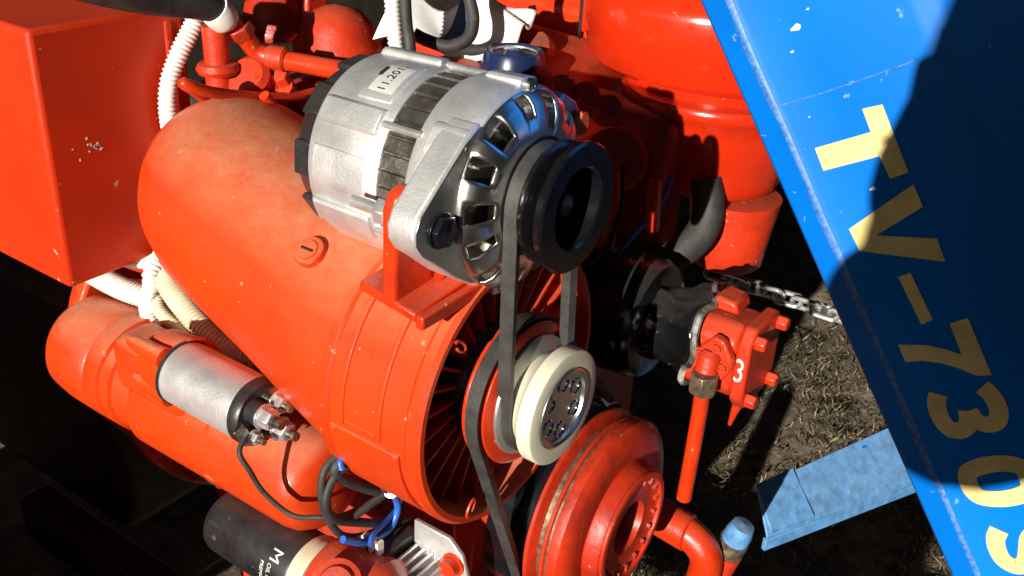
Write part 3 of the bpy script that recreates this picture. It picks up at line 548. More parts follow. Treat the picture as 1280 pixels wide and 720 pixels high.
for body, size, al0, x0 in (('M', 0.016, 34, -0.1965), ('OIL FILTER', 0.0062, 60, -0.1965), ('PREMIUM', 0.0055, 62, -0.2045)):
    tm = text_mesh(body, size); tm.v = [tuple(radial((x0 + y, yf, zf), D(al0) + x / 0.0312, 0.0315)) for x, y, z in tm.v]; tm.build('print', 'white_print', can)
for a in (55, 78, 100):
    p = radial((-0.272, yf, zf), D(a), 0.0302); MB().box(p + V((0.004, 0, 0)), (0.014, 0.003, 0.0012), rx(D(a))).build('grip_rib', 'oil_can', can)

# ---------------------------------------------------------------- voltage regulator
vr = thing('voltage_regulator', (-0.09, -0.02, 0.63), 'silver finned aluminium voltage regulator with red bolts below the blower', 'regulator')
MB().prism([(x, -0.030, z) for x, z in [(-0.108, 0.580), (-0.108, 0.692), (-0.070, 0.692), (-0.056, 0.680), (-0.050, 0.662), (-0.050, 0.580)]], (0, -0.0045, 0)).build('base_plate', 'aluminium', vr, bevel=0.0012)
for i in range(5):
    MB().box((-0.104 + i * 0.0085, -0.056, 0.626), (0.0032, 0.042, 0.084)).build('fin', 'aluminium', vr, bevel=0.0008)
MB().box((-0.122, -0.052, 0.650), (0.026, 0.050, 0.050)).build('connector_block', 'black_plastic', vr, bevel=0.0015)
for i in range(3):
    MB().box((-0.131 + i * 0.008, -0.070, 0.680), (0.003, 0.007, 0.016)).build('spade_terminal', 'white_plastic', vr)
for x, z in ((-0.064, 0.668), (-0.060, 0.600)):
    MB().lathe((x, -0.0345, z), -AY, [(0, 0.0110), (0.002, 0.0110), (0.002, 0.0082), (0.010, 0.0082), (0.011, 0.0)], 18).build('red_bolt', 'red_paint', vr)

# ================================================================ CABLES, HOSES, CONDUITS
def hose(name, pts, r, material, label, cat, group=None, **k):
    return solo(name, MB().tube(pts, r, k.pop('n', 10), sub=k.pop('sub', 8), **k), material, pts[-1], label, cat, group, sharp=60)
hose('starter_cable', [(-0.212, -0.120, 0.778), (-0.208, -0.130, 0.770), (-0.200, -0.128, 0.755), (-0.192, -0.122, 0.733), (-0.172, -0.112, 0.714), (-0.150, -0.104, 0.718), (-0.140, -0.092, 0.716), (-0.132, -0.075, 0.718)], 0.0023, 'rubber', 'thin grey black cable curving from the solenoid terminal across the starter motor', 'cable')
hose('looped_cable', [(-0.125, -0.070, 0.790), (-0.134, -0.100, 0.782), (-0.135, -0.112, 0.768), (-0.135, -0.110, 0.735), (-0.135, -0.091, 0.698), (-0.135, -0.053, 0.677), (-0.133, -0.024, 0.688), (-0.130, -0.027, 0.714), (-0.12, -0.045, 0.728)], 0.0033, 'rubber', 'black cable hanging in the largest loop below the air duct', 'cable')
hose('looped_cable', [(-0.120, -0.068, 0.788), (-0.130, -0.100, 0.778), (-0.130, -0.094, 0.761), (-0.128, -0.060, 0.729), (-0.122, -0.046, 0.722)], 0.0046, 'rubber', 'thick black cable sagging under the duct to the ring terminal', 'cable')
hose('looped_cable', [(-0.12, -0.075, 0.785), (-0.131, -0.102, 0.768), (-0.131, -0.113, 0.747), (-0.130, -0.104, 0.727), (-0.130, -0.072, 0.702), (-0.130, -0.046, 0.684), (-0.125, -0.02, 0.672)], 0.0040, 'rubber', 'dark cable dropping straight down at the left of the cable bundle', 'cable')
hose('looped_cable', [(-0.140, -0.100, 0.716), (-0.130, -0.084, 0.717), (-0.126, -0.066, 0.721), (-0.121, -0.050, 0.726)], 0.0036, 'rubber', 'short black cable rising to the ring terminal from the lower left', 'cable')
hose('rubber_sleeve', [(-0.115, -0.085, 0.790), (-0.105, -0.088, 0.779), (-0.106, -0.078, 0.763), (-0.110, -0.064, 0.744)], (0.0062, 0.0046), 'rubber', 'short grey rubber sleeve emerging below the access plate', 'sleeve')
rt = MB().lathe((-0.116, -0.054, 0.731), (0.3, -0.8, 0.5), [(-0.001, 0.0026), (-0.001, 0.0060), (0.001, 0.0060), (0.001, 0.0026)], 20, loop=True).box((-0.116, -0.060, 0.737), (0.003, 0.007, 0.008), rx(0.6))
solo('ring_terminal', rt, 'zinc', (-0.116, -0.054, 0.724), 'small metal ring terminal joining the cables beside the blue wire', 'terminal')
hose('blue_wire', [(-0.118, -0.050, 0.726), (-0.124, -0.040, 0.712), (-0.125, -0.036, 0.694), (-0.125, -0.049, 0.680), (-0.125, -0.078, 0.688), (-0.127, -0.100, 0.705)], 0.0032, 'blue_wire', 'bright blue wire curving beside the voltage regulator', 'wire')
hose('blue_wire', [(-0.125, -0.100, 0.776), (-0.128, -0.098, 0.782), (-0.128, -0.088, 0.788)], 0.0030, 'blue_wire', 'short piece of blue wire showing under the duct edge', 'wire')
hose('blue_wire', [(-0.118, -0.078, 0.688), (-0.122, -0.070, 0.692), (-0.126, -0.050, 0.690), (-0.13, -0.03, 0.69)], 0.0024, 'blue_wire', 'thin blue wire plugged into the white spade terminals', 'wire')
def conduit(pts, r, material, label, n=14, step=0.0042):
    P = spline(pts, 12); L = sum((P[i + 1] - P[i]).length for i in range(len(P) - 1)); k = max(3, int(L / step))
    Q = []; tot = 0; segs = []
    for i in range(len(P) - 1): segs.append((tot, P[i], P[i + 1])); tot += (P[i + 1] - P[i]).length
    for j in range(k * 4 + 1):
        d = min(L * j / (k * 4), L - 1e-6); s_ = [x for x in segs if x[0] <= d][-1]; Q.append(s_[1].lerp(s_[2], (d - s_[0]) / max((s_[2] - s_[1]).length, 1e-9)))
    return solo('corrugated_conduit', MB().tube(Q, r, n, sub=1, rib=(1.0, 1.0, 0.84, 0.84)), material, pts[-1], label, 'conduit', 'corrugated conduits', sharp=30)
conduit([(-0.450, 0.066, 1.080), (-0.450, 0.056, 1.045), (-0.450, 0.031, 1.012), (-0.450, 0.017, 0.985), (-0.450, 0.014, 0.950), (-0.452, 0.024, 0.89), (-0.450, 0.004, 0.842), (-0.447, -0.026, 0.815), (-0.446, -0.030, 0.800), (-0.450, -0.035, 0.779), (-0.448, -0.030, 0.736), (-0.44, -0.02, 0.71)], 0.0088, 'white_plastic', 'white corrugated conduit running down behind the end of the air duct')
conduit([(-0.63, -0.030, 0.790), (-0.600, -0.033, 0.789), (-0.552, -0.033, 0.784), (-0.500, -0.030, 0.779), (-0.465, -0.022, 0.776), (-0.44, -0.01, 0.77)], 0.0120, 'white_plastic', 'thick pale conduit coming out from under the red box')
conduit([(-0.60, -0.025, 0.806), (-0.534, -0.026, 0.805), (-0.501, -0.024, 0.808), (-0.469, -0.016, 0.812), (-0.445, -0.004, 0.815)], 0.0072, 'white_plastic', 'thinner pale conduit above the thick one under the red box')
conduit([(-0.455, -0.010, 0.822), (-0.440, -0.018, 0.806), (-0.410, -0.025, 0.792), (-0.376, -0.028, 0.778), (-0.345, -0.026, 0.768), (-0.31, -0.015, 0.762)], 0.0120, 'cream_plastic', 'cream conduit passing below the lower edge of the air duct')
conduit([(-0.450, -0.020, 0.790), (-0.437, -0.032, 0.779), (-0.408, -0.034, 0.769), (-0.380, -0.034, 0.764), (-0.36, -0.03, 0.76)], 0.0070, 'cream_plastic', 'thin cream conduit between the white upright one and the starter motor')
conduit([(-0.45, -0.012, 0.765), (-0.420, -0.018, 0.758), (-0.385, -0.020, 0.753), (-0.340, -0.020, 0.750), (-0.29, -0.015, 0.748)], 0.0105, 'dark_conduit', 'dark corrugated conduit behind the solenoid')
conduit([(-0.318, 0.176, 1.080), (-0.314, 0.173, 1.072), (-0.306, 0.166, 1.053), (-0.296, 0.158, 1.030), (-0.285, 0.15, 1.0)], 0.0075, 'white_plastic', 'white corrugated conduit rising behind the top of the alternator')
hose('black_hose', [(-0.44, -0.16, 1.115), (-0.435, -0.09, 1.098), (-0.428, -0.036, 1.080), (-0.425, 0.008, 1.068), (-0.42, 0.042, 1.061), (-0.418, 0.064, 1.050)], 0.0125, 'rubber', 'thick black rubber hose at top left ending in a pale clamp', 'hose', n=16)
solo('hose_clamp', MB().lathe((-0.419, 0.052, 1.057), (0, 0.72, -0.69), [(0, 0.0128), (0, 0.0142), (0.004, 0.0150), (0.014, 0.0150), (0.018, 0.0135), (0.022, 0.010)], 24), 'white_plastic', (-0.419, 0.055, 1.04), 'pale plastic clamp on the end of the black hose', 'clamp')
fpipe = thing('fuel_pipe', (-0.415, 0.2, 0.95), 'thick red painted fuel pipe running from the hose to behind the alternator', 'pipe')
MB().tube([(-0.418, 0.070, 1.046), (-0.415, 0.081, 1.029), (-0.413, 0.092, 1.014), (-0.398, 0.100, 1.007), (-0.372, 0.107, 1.007), (-0.340, 0.113, 1.007), (-0.301, 0.115, 1.009), (-0.26, 0.115, 1.008)], 0.0092, 14).build('tube', 'red_paint', fpipe)
MB().hexa((-0.416, 0.074, 1.040), (0, 0.55, -0.8), 0.0130, 0.014).build('union', 'red_cast', fpipe, bevel=0.001)
MB().lathe((-0.402, 0.098, 1.0085), (0.96, 0.27, -0.02), [(0, 0.0092), (0.001, 0.0118), (0.018, 0.0118), (0.020, 0.0092)], 20).build('ferrule', 'red_cast', fpipe)
hose('injection_pipe', [(-0.40, 0.03, 0.975), (-0.39, 0.0, 0.999), (-0.385, -0.014, 1.0095), (-0.38, 0.006, 0.999), (-0.38, 0.05, 0.985), (-0.38, 0.098, 0.974), (-0.38, 0.152, 0.970), (-0.37, 0.2, 0.97)], 0.0052, 'red_paint', 'slim red injection pipe lying along the top of the air duct', 'pipe')
hose('injection_pipe', [(-0.36, 0.052, 0.990), (-0.36, 0.057, 0.984), (-0.36, 0.069, 0.969), (-0.36, 0.109, 0.946), (-0.35, 0.15, 0.93)], 0.0052, 'red_paint', 'short curved red injection pipe diving behind the alternator', 'pipe')
hose('black_cable', [(-0.310, 0.185, 1.090), (-0.304, 0.180, 1.073), (-0.294, 0.171, 1.047), (-0.286, 0.166, 1.030), (-0.28, 0.16, 1.0)], 0.0058, 'rubber', 'black cable beside the white conduit behind the alternator', 'cable')
hose('black_cable', [(-0.285, 0.252, 1.09), (-0.281, 0.247, 1.068), (-0.270, 0.242, 1.045), (-0.268, 0.232, 1.028), (-0.281, 0.218, 1.020), (-0.30, 0.208, 1.024), (-0.31, 0.2, 1.03)], 0.0062, 'rubber', 'black cable bending in a hook above the alternator', 'cable')
# rag draped behind the alternator
def ragf(u, v):
    p = V((-0.368 + 0.11 * u, 0.205 + 0.08 * u + 0.05 * v, 1.008 + 0.045 * v - 0.014 * u)); p.z += 0.008 * math.sin(7 * u + 3 * v) + 0.006 * math.sin(13 * u * v + 1); return p
rg = solo('white_rag', MB().grid(ragf, 24, 16), 'rag', (-0.33, 0.23, 1.01), 'crumpled white cloth lying on the engine behind the alternator', 'cloth', solid=0.002, sharp=80)
def strf(u, v): 
    a = ragf(0.42 + 0.12 * u, v); return a + V((0, -0.0016, 0.0022))
MB().grid(strf, 4, 16).build('blue_stripe', 'rag_blue', rg)
# oil filler cap
oc = thing('oil_filler_cap', (-0.243, 0.276, 0.985), 'dark blue round oil filler cap right behind the alternator', 'cap')
MB().lathe((-0.243, 0.276, 0.985), AZ, [(0, 0.034), (0.006, 0.035), (0.026, 0.0300), (0.0285, 0.0285), (0.0265, 0.0265), (0.0245, 0.0245), (0.0245, 0.012), (0.0265, 0.0095), (0.0295, 0.007), (0.0302, 0.0)], 48).build('cap_body', 'navy_plastic', oc, sharp=40)
MB().lathe((-0.243, 0.276, 1.010), AZ, [(0.0, 0.0245), (0.0018, 0.0242), (0.0018, 0.0228), (0.0, 0.0225)], 48, loop=True).build('ring', 'grey_metal', oc)
cyl((-0.243, 0.276, 0.94), (-0.243, 0.276, 0.986), 0.027, 32).build('filler_neck', 'red_cast', oc)

# ================================================================ AIR CLEANER
ax_, ay_ = -0.07, 0.42
ac = thing('air_cleaner', (ax_, ay_, 0.74), 'large glossy red oil bath air cleaner behind the blue hood edge', 'air cleaner')
MB().lathe((ax_ - 0.05, ay_ + 0.07, 0), AZ, [(0.985, 0.10), (0.986, 0.136), (0.992, 0.142), (1.030, 0.150), (1.055, 0.151), (1.068, 0.147), (1.078, 0.135), (1.082, 0.12), (1.090, 0.08), (1.092, 0.0)], 80).build('lid', 'red_gloss', ac, sharp=50)
MB().lathe((ax_ - 0.02, ay_ + 0.03, 0), AZ, [(0.955, 0.085), (0.958, 0.100), (0.990, 0.110)], 64).build('body', 'red_gloss', ac)
MB().lathe((ax_ - 0.012, ay_ + 0.006, 0), AZ, [(0.875, 0.0), (0.875, 0.064), (0.879, 0.072), (0.890, 0.077), (0.945, 0.091), (0.962, 0.096), (0.968, 0.103), (0.975, 0.105), (0.980, 0.102), (0.984, 0.0)], 72).build('oil_bowl', 'red_gloss', ac, sharp=50)
MB().lathe((ax_ + 0.028, ay_ - 0.01, 0), AZ, [(0.795, 0.0), (0.795, 0.036), (0.798, 0.039), (0.83, 0.043), (0.873, 0.049), (0.874, 0.0)], 48).build('lower_canister', 'red_cast', ac, sharp=50)
for a in (2.2, 3.75, 5.9):
    p = V((ax_ - 0.05 + 0.149 * math.cos(a), ay_ + 0.07 + 0.149 * math.sin(a), 1.03)); d = V((math.cos(a), math.sin(a), 0)); t = V((-d.y, d.x, 0))
    RC = Matrix((d, t, AZ)).transposed()
    cl = MB().box(p + V((0, 0, 0.01)), (0.006, 0.022, 0.055), RC).build('clasp', 'red_gloss', ac, bevel=0.002)
    MB().tube([p + d * 0.004 + t * -0.008 + AZ * 0.03, p + d * 0.006 + AZ * 0.034, p + d * 0.004 + t * 0.008 + AZ * 0.03, p + d * 0.004 + t * 0.008 - AZ * 0.02, p + d * 0.004 - t * 0.008 - AZ * 0.02], 0.0013, 6, loop=True).build('wire_bail', 'dark_iron', cl)
hose('intake_hose', [(-0.055, 0.356, 0.905), (-0.050, 0.356, 0.888), (-0.045, 0.351, 0.868), (-0.046, 0.338, 0.848), (-0.059, 0.318, 0.830), (-0.085, 0.295, 0.815)], 0.0165, 'rubber', 'fat black rubber hose bending below the red air cleaner bowl', 'hose', n=18)
# thin wires in the shade
hose('thin_wire', [(-0.10, 0.262, 0.93), (-0.085, 0.235, 0.90), (-0.08, 0.205, 0.868), (-0.095, 0.185, 0.852), (-0.11, 0.18, 0.85)], 0.0022, 'navy_plastic', 'thin dark blue wire hanging right of the alternator pulley', 'wire', 'thin wires')
hose('thin_wire', [(-0.06, 0.285, 0.925), (-0.062, 0.272, 0.90), (-0.075, 0.250, 0.870), (-0.085, 0.23, 0.845)], 0.0026, 'blue_wire', 'thin blue wire in front of the air cleaner hose', 'wire', 'thin wires')

# ================================================================ PUMP DRIVE AND HYDRAULIC PUMP
PY, PZ = 0.238, 0.795
cpl = thing('pump_coupling', (-0.07, PY, PZ - 0.06), 'black round pump drive coupling wrapped in a torn plastic sheet', 'coupling')
MB().lathe((0, PY, PZ), AX, [(-0.104, 0.0), (-0.104, 0.050), (-0.101, 0.060), (-0.097, 0.062), (-0.092, 0.056), (-0.090, 0.050), (-0.085, 0.052), (-0.083, 0.056), (-0.075, 0.062), (-0.042, 0.0605), (-0.034, 0.056), (-0.031, 0.048), (-0.033, 0.034), (-0.033, 0.0)], 64).build('drum', 'wrap_plastic', cpl, sharp=35)
mb = MB(); rings = []
for k in range(9):
    f = k / 8; x = -0.036 + 0.048 * f; ring = []
    for i in range(56):
        a = 2 * PI * i / 56; r = (0.036 - 0.004 * math.sin(PI * min(f * 1.25, 1)) ) * (1 + 0.12 * math.sin(3 * a + 5 * f) * f + 0.05 * math.sin(7 * a + 9 * f) + 0.04 * math.sin(11 * a - 6 * f)) + 0.012 * f * f
        ring.append(radial((x + 0.014 * f * math.sin(a + 0.6) + 0.003 * f * math.sin(5 * a), PY, PZ + 0.006 * f), a, r))
    rings.append(ring)
mb.loft(rings, caps=False).build('plastic_sheet', 'wrap_plastic', cpl, solid=0.002, sharp=60)
rim = [rings[-1][i] + V((0.001, 0, 0)) for i in range(56)]
MB().tube(rim, 0.0035, 6, loop=True, sub=2).build('torn_edge', 'wrap_edge', cpl)
pump = thing('hydraulic_pump', (0.05, PY, PZ - 0.06), 'red hydraulic gear pump with bolted flange and white painted mark', 'pump')
MB().prism([(0.010, y, z) for y, z in [(0.202, 0.772), (0.200, 0.822), (0.214, 0.836), (0.258, 0.832), (0.270, 0.818), (0.268, 0.770), (0.256, 0.758), (0.214, 0.760)]], (0.052, 0, 0)).build('gear_housing', 'red_cast', pump, bevel=0.005, seg=3)
MB().prism([(0.0625, y, z) for y, z in [(0.199, 0.768), (0.199, 0.824), (0.210, 0.838), (0.260, 0.838), (0.272, 0.824), (0.272, 0.768), (0.260, 0.755), (0.210, 0.755)]], (0.013, 0, 0)).build('end_cover', 'red_cast', pump, bevel=0.003)
MB().prism([(0.018, 0.225, 0.8365), (0.050, 0.225, 0.8365), (0.046, 0.225, 0.848), (0.026, 0.225, 0.850)], (0, 0.03, 0)).build('casting_lug', 'red_cast', pump, bevel=0.003)
MB().lathe((0, PY, PZ), AX, [(0.0, 0.030), (0.002, 0.036), (0.012, 0.037), (0.0125, 0.0)], 40).build('mounting_spigot', 'red_cast', pump)
for y, z in ((0.211, 0.826), (0.260, 0.826), (0.211, 0.766), (0.260, 0.766)):
    MB().hexa((0.0755, y, z), AX, 0.0072, 0.010).build('cover_bolt', 'red_cast', pump, bevel=0.0008)
MB().prism([(x, 0.2000, z) for x, z in [(0.022, 0.795), (0.030, 0.812), (0.044, 0.829), (0.054, 0.827), (0.063, 0.812), (0.0645, 0.803), (0.058, 0.789), (0.044, 0.785), (0.030, 0.786)]], (0, -0.010, 0)).build('port_flange', 'red_cast', pump, bevel=0.002)
for x, z in ((0.035, 0.809), (0.049, 0.820), (0.0565, 0.803)):
    MB().lathe((x, 0.1905, z), -AY, [(0, 0.0062), (0.002, 0.0062), (0.002, 0.0045), (0.005, 0.0042), (0.005, 0.0022), (0.003, 0.002), (0.003, 0)], 16).build('flange_bolt', 'red_cast', pump)
MB().lathe((0.044, 0.186, 0.806), (0, -0.25, -1), [(-0.010, 0.006), (-0.005, 0.0100), (0.010, 0.0100), (0.012, 0.0)], 24).build('outlet_elbow', 'red_cast', pump)
MB().hexa((0.044, 0.183, 0.795), -AZ, 0.0135, 0.021).build('pipe_nut', 'brass', pump, bevel=0.0008)
MB().tube([(0.044, 0.184, 0.776), (0.044, 0.184, 0.740), (0.0435, 0.184, 0.70), (0.042, 0.185, 0.652)], 0.0072, 14).build('drop_pipe', 'red_paint', pump)
MB().tube([(0.060, 0.25, 0.762), (0.058, 0.25, 0.742), (0.054, 0.25, 0.725), (0.051, 0.25, 0.706)], (0.0085, 0.002), 10).build('drain_spout', 'red_paint', pump)
tm = text_mesh('3', 0.042); tm.v = [(0.0635 + x * 0.50, 0.1984, 0.788 + y * 0.8) for x, y, z in tm.v]; tm.build('painted_mark', 'white_print', pump)

# ---------------------------------------------------------------- chain
ch = thing('steel_chain', (-0.06, 0.87, 0.52), 'shiny steel link chain stretched from the pump side to the blue hood', 'chain')
lk0 = None; X0 = -0.225
for i in range(11):
    cx_ = X0 + i * 0.0300; zz = 0.541 - 0.0007 * i; rot = (PI / 2 if i % 2 else 0.0) + 0.5
    if lk0 is None:
        pts = []
        for k in range(20):
            a = 2 * PI * k / 20; pts.append(V((0.0120 * (1 if math.cos(a) > 0 else -1) + 0.0105 * math.cos(a), 0.0110 * math.sin(a), 0)))
        m = MB().tube(pts, 0.0041, 10, loop=True, sub=2); m.v = [tuple(V(x) + ch.location) for x in m.v]
        lk0 = m.build('link', 'galvanised', ch); l = lk0
    else: l = dup(lk0, (0, 0, 0))
    l.location = V((cx_, 0.87, zz)) - ch.location; l.rotation_euler = (rot, random.uniform(-.08, .08), 0)

rail = thing('shadow_rail', (-0.2, 0.03, 0.20), 'dark steel chassis rail added out of view below the engine to shade the ground', 'chassis')  # added, unseen bar that throws a shadow band across the ground
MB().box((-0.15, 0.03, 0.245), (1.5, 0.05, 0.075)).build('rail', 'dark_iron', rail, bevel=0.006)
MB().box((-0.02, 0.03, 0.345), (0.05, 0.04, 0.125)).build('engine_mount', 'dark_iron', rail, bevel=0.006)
# ================================================================ FRAME PARTS AT THE RIGHT
bm_ = thing('chassis_beam', (0.1, 0.6, 0.2), 'worn light blue steel chassis beam with welded patch plate near the ground', 'beam')
P1, P2, P3, P4 = V((0.018, 0.492, 0.462)), V((0.120, 0.750, 0.466)), V((0.180, 0.735, 0.412)), V((0.050, 0.470, 0.412))
MB().prism([P1, P2, P3, P4], (0, 0, -0.006)).build('top_plate', 'blue_worn', bm_, bevel=0.001)
MB().prism([P4 + V((0, 0, -0.0065)), P3 + V((0, 0, -0.0065)), P3 + V((-0.006, 0.003, -0.0065)), P4 + V((-0.006, 0.003, -0.0065))], (0, 0, -0.018)).build('folded_edge', 'blue_worn', bm_, bevel=0.001)
MB().prism([P1.lerp(P2, -0.01) + V((0, 0, 0.0005)), P1.lerp(P2, 0.23) + V((0, 0, 0.0005)), P4.lerp(P3, 0.27) + V((0, 0, 0.0005)), P4.lerp(P3, 0.02) + V((0, 0, 0.0005))], (0, 0, 0.005)).build('patch_plate', 'blue_worn', bm_, bevel=0.001)
MB().prism([P1.lerp(P2, f).lerp(P4.lerp(P3, f2), g_) + V((0, 0, 0.0004)) for f, f2, g_ in ((0.70, 0.70, 0.12), (0.73, 0.73, 0.12), (0.75, 0.75, 0.62), (0.71, 0.71, 0.62))], (0, 0, 0.0003)).build('paint_run', 'blue_paint', bm_)
hp_ = thing('red_elbow_pipe', (0.0, 0.25, 0.4), 'thick red elbow pipe at the bottom right of the crankshaft pulley', 'pipe')
MB().tube([(-0.03, 0.25, 0.566), (0.0, 0.25, 0.560), (0.03, 0.25, 0.556), (0.050, 0.25, 0.540), (0.052, 0.25, 0.510), (0.04, 0.25, 0.45)], 0.0175, 16).build('tube', 'red_paint', hp_)
MB().lathe((-0.002, 0.25, 0.5605), (1, 0, -0.12), [(-0.01, 0.0175), (-0.01, 0.0205), (0.030, 0.0205), (0.032, 0.0175)], 28).build('collar', 'red_paint', hp_)
rod = thing('lift_strut', (0.05, 0.30, 0.4), 'short round strut with blue and grey collar beside the red elbow pipe', 'strut')
a_, b_ = V((0.072, 0.28, 0.562)), V((0.052, 0.275, 0.486)); d_ = (b_ - a_)
MB().lathe(a_, d_, [(-0.012, 0.0), (-0.010, 0.012), (0.0, 0.0145), (0.012, 0.0145)], 28).build('blue_end', 'blue_worn', rod)
MB().lathe(a_, d_, [(0.012, 0.0158), (0.030, 0.0158), (0.031, 0.0)], 28).build('collar', 'brass', rod)
MB().lathe(a_, d_, [(0.031, 0.0165), (0.14, 0.0165), (0.141, 0)], 28).build('tube', 'red_cast', rod)

# ================================================================ RED SHEET METAL BOX AT LEFT
gb = thing('added_gearbox_casing', (-1.0, 0.15, 0.3), 'dark gearbox casing added to fill the deep shade behind the flywheel housing', 'gearbox')  # added dark casing that fills the black area behind the flywheel housing
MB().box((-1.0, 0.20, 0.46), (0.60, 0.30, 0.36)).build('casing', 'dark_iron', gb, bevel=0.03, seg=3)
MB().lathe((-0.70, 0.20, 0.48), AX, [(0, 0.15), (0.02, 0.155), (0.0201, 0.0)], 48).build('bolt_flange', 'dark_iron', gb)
bx = thing('sheet_metal_box', (-0.75, 0.05, 0.815), 'red sheet metal box with dented scratched side at the left edge', 'box')
MB().prism([(-0.469, -0.10, 0.815), (-0.469, 0.055, 0.815), (-1.10, 0.055, 0.815), (-1.10, -0.10, 0.815)], (0.003, 0, 0.239)).build('shell', 'red_sheet', bx, bevel=0.005, seg=3)
MB().box((-0.468, 0.036, 0.93), (0.006, 0.010, 0.225)).build('pressed_rib', 'red_sheet', bx, bevel=0.0028, seg=3)
tk = [(-0.4655, -0.057 + random.gauss(0, 0.007), 0.941 + random.gauss(0, 0.005)) for _ in range(14)]
for p in tk:
    s_ = random.uniform(0.0006, 0.0018); MB().box((-0.4672, p[1], p[2]), (0.0004, s_, s_ * 1.8), rx(random.uniform(0, 3))).build('paint_chip', 'cream', bx)

# ================================================================ ADDED WHEEL AND MUDGUARD (unseen at left, put there to shade the clutch side)
wh = thing('added_wheel', (-1.00, -0.42, 0.0), 'small tractor front wheel with black lugged tyre added left of view to shade the ground', 'wheel')
MB().lathe((-1.00, -0.42, 0.34), AY, [(-0.10, 0.20), (-0.11, 0.25), (-0.10, 0.30), (-0.07, 0.318), (0.07, 0.318), (0.10, 0.30), (0.11, 0.25), (0.10, 0.20)], 64, loop=True).build('tyre', 'tyre', wh)
for i in range(22):
    a = 2 * PI * i / 22
    for sgn in (-1, 1):
        c = V((-1.00, -0.42, 0.34)) + V((math.cos(a + sgn * .07), 0, math.sin(a + sgn * .07))) * 0.330 + V((0, sgn * 0.05, 0))
        MB().box(c, (0.022, 0.11, 0.03), Matrix.Rotation(-a, 3, 'Y') @ Matrix.Rotation(sgn * 0.5, 3, 'X')).build('tread_lug', 'tyre', wh, bevel=0.004)
MB().lathe((-1.00, -0.42, 0.34), AY, [(-0.09, 0.205), (-0.03, 0.17), (0.0, 0.05), (0.0, 0.0)], 48).build('rim', 'cream', wh)
mg = MB(); rings = []
for x, z in ((-0.400, 0.40), (-0.400, 0.66), (-0.408, 0.700), (-0.43, 0.716), (-0.85, 0.735), (-1.18, 0.716), (-1.22, 0.66), (-1.22, 0.45)):
    nx = 0.004 if x > -0.42 else (-0.004 if x < -1.2 else 0.0); nz = 0.0 if nx else 0.004
    rings.append([V((x + dx, y, z + dz)) for y, dx, dz in ((-0.58, 0, 0), (-0.58, nx, nz), (-0.25, nx, nz), (-0.25, 0, 0))])
mg.box((-0.81, -0.252, 0.50), (0.80, 0.004, 0.42))
solo('shade_mudguard', mg.loft(rings), 'red_sheet', (-0.85, -0.42, 0.70), 'flat topped red wheel guard added out of view to shade the clutch side', 'shade_mudguard', bevel=0.002)

# ================================================================ ADDED OPEN SHED (unseen, over the tractor, cuts sky light to deepen the shade)
mat('old_timber', (0.055, 0.042, 0.032), 0.85, var=0.3, vscale=5, bump=0.4, bscale=30)
mat('roof_sheet', (0.07, 0.065, 0.06), 0.6, var=0.3, vscale=3)
sh = thing('added_shed', (0, 2.0, 0), 'dark timber open-fronted shed roof added out of view to cut sky light over the tractor', 'shed')
MB().prism([(-3.2, -2.6, 2.15), (3.4, -2.6, 2.15), (3.4, 4.2, 2.9), (-3.2, 4.2, 2.9)], (0, 0, 0.05)).build('roof', 'roof_sheet', sh)
MB().box((0.1, 4.15, 1.42), (6.5, 0.06, 2.9)).build('back_wall', 'old_timber', sh)
MB().box((-3.15, 0.8, 1.08), (0.06, 6.6, 2.15)).build('side_wall', 'old_timber', sh)
MB().box((3.35, 1.15, 1.08), (0.06, 6.0, 2.15)).build('side_wall', 'old_timber', sh)
for x in (-3.0, 3.2):
    MB().box((x, -2.5, 1.08), (0.12, 0.12, 2.12)).build('post', 'old_timber', sh)
for i in range(8):
    MB().box((-3.0 + i * 0.886, 0.8, 2.455), (0.07, 6.6, 0.12), rx(math.atan2(0.75, 6.8))).build('rafter', 'old_timber', sh)

yw = thing('added_wall', (0, -6.6, 0), 'low grey block wall added behind the photographer to block low sky', 'wall')  # added, unseen wall that blocks low sky and deepens the shade
mat('block', (0.16, 0.155, 0.145), 0.9, var=0.25, vscale=3, bump=0.5, bscale=25)
for r_ in range(8):
    for c_ in range(34):
        MB().box((-8.3 + c_ * 0.502 + (0.25 if r_ % 2 else 0), -6.6, 0.105 + r_ * 0.212), (0.494, 0.20, 0.204)).build('block', 'block', yw) if (r_ + c_) == 0 else dup(bpy.data.objects['block'], (c_ * 0.502 + (0.25 if r_ % 2 else 0), 0, r_ * 0.212))
MB().box((0, -6.6, 1.725), (17.2, 0.28, 0.05)).build('coping', 'block', yw)

# ================================================================ PHOTOGRAPHER (behind the camera; the shadow falls on the hood)
ph = thing('person', (0.68, -0.92, 0.0), 'person in dark jacket and trousers holding up a phone in both hands', 'person')
def skin_mesh(name, joints, edges, material, parent, root=0, sub=2):
    me = bpy.data.meshes.new(name); off = parent.location
    me.from_pydata([(V(j[:3]) - off)[:] for j in joints], edges, []); o = bpy.data.objects.new(name, me); COL.objects.link(o); o.parent = parent
    o.modifiers.new('skin', 'SKIN'); o.modifiers.new('sub', 'SUBSURF').render_levels = sub; o.modifiers['sub'].levels = sub
    if not me.skin_vertices: me.attributes  # the modifier adds the layer
    for i, j in enumerate(joints):
        r = j[3] if isinstance(j[3], tuple) else (j[3], j[3]); me.skin_vertices[0].data[i].radius = r
    me.skin_vertices[0].data[root].use_root = True
    me.materials.append(MATS[material]); return o
f_ = V((-0.56, 0.83, 0)).normalized(); l_ = V((-f_.y, f_.x, 0)); b0 = V((0.68, -0.92, 0))
def bp(fw, lf, z): p = b0 + f_ * fw + l_ * lf; return (p.x, p.y, z)
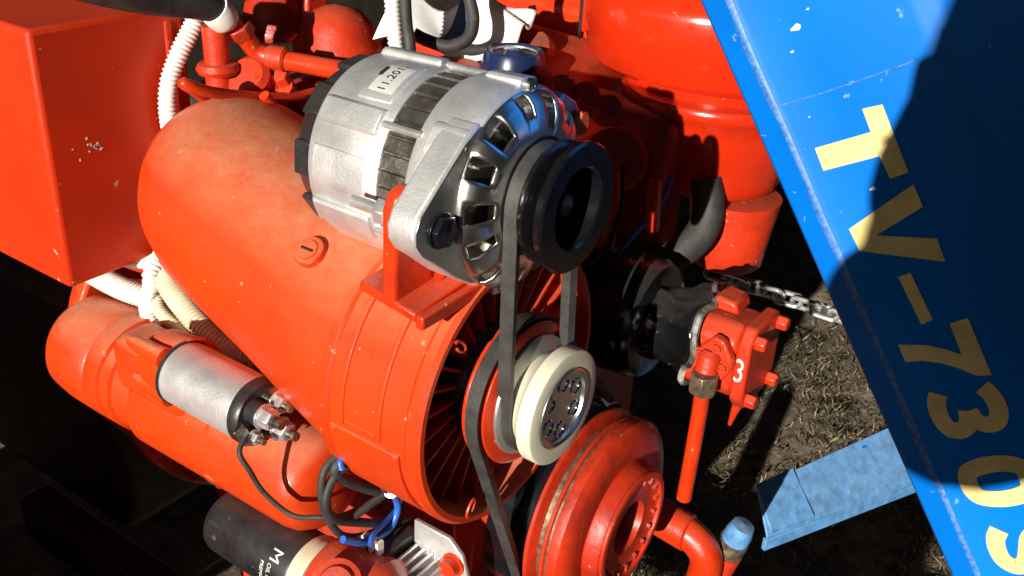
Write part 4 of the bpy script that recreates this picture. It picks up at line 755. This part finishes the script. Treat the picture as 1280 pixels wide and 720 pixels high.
J = [(*bp(0, 0, 0.95), 0.15), (*bp(0.0, 0, 1.15), 0.145), (*bp(0.01, 0, 1.36), 0.15), (*bp(0.0, 0, 1.47), 0.07), (*bp(0.02, 0, 1.53), 0.052), (*bp(0.035, 0, 1.60), 0.085), (*bp(0.035, 0, 1.69), 0.088),
     (0.45, -0.96, 1.45, 0.155), (0.400, -0.80, 1.115, 0.085), (0.306, -0.615, 1.175, 0.058), (*bp(0, -0.19, 1.42), 0.075), (*bp(0.16, -0.30, 1.12), 0.062), (0.45, -0.60, 1.21, 0.046),
     (*bp(0, 0.10, 0.88), 0.10), (0.38, -0.86, 0.52, 0.09), (0.36, -0.90, 0.09, 0.055), (0.29, -0.78, 0.045, 0.04), (*bp(0, -0.10, 0.88), 0.10), (*bp(0.03, -0.11, 0.50), 0.075), (*bp(0.0, -0.12, 0.09), 0.05), (*bp(0.16, -0.13, 0.045), 0.04)]
E_ = [(0, 1), (1, 2), (2, 3), (3, 4), (4, 5), (5, 6), (2, 7), (7, 8), (8, 9), (2, 10), (10, 11), (11, 12), (0, 13), (13, 14), (14, 15), (15, 16), (0, 17), (17, 18), (18, 19), (19, 20)]
skin_mesh('body', J, E_, 'jacket', ph)
hd = b0 + f_ * 0.045
MB().lathe((hd.x, hd.y, 1.53), AZ, [(0, 0.055), (0.03, 0.080), (0.09, 0.098), (0.15, 0.096), (0.20, 0.072), (0.225, 0.03), (0.228, 0.0)], 24).build('hair', 'hair', ph)
def hand(wr, to, side):
    wr = V(wr); to = V(to); d = (to - wr); js = [(*wr, 0.028), (*(wr + d * 0.45), (0.036, 0.018))]; es = [(0, 1)]
    up_ = V((0, 0, 1)); sd = d.cross(up_).normalized()
    for k in range(4):
        o = up_ * (0.024 - 0.016 * k); a = wr + d * 0.8 + o; js += [(*a, 0.0095), (*(a + d * 0.35 + o * 0.2 + sd * side * 0.012), 0.009), (*(a + d * 0.45 + sd * side * 0.035), 0.008)]
        n0 = len(js) - 3; es += [(1, n0), (n0, n0 + 1), (n0 + 1, n0 + 2)]
    a = wr + d * 0.5 + up_ * 0.035; js += [(*a, 0.011), (*(a + d * 0.4 + up_ * 0.012), 0.009)]; es += [(1, len(js) - 2), (len(js) - 2, len(js) - 1)]
    return skin_mesh('hand', js, es, 'skin', ph)
hand((0.304, -0.608, 1.190), (0.290, -0.566, 1.268), 1); hand((0.448, -0.595, 1.215), (0.410, -0.530, 1.265), -1)
cb = V((0.32357, -0.54182, 1.26219)) + back * 0.012
RP = Matrix((right, up, back)).transposed()
solo('phone', MB().box(cb + right * 0.045 + up * 0.022, (0.150, 0.072, 0.008), RP), 'black_paint', cb, 'black phone held sideways by the photographer', 'phone', bevel=0.003)
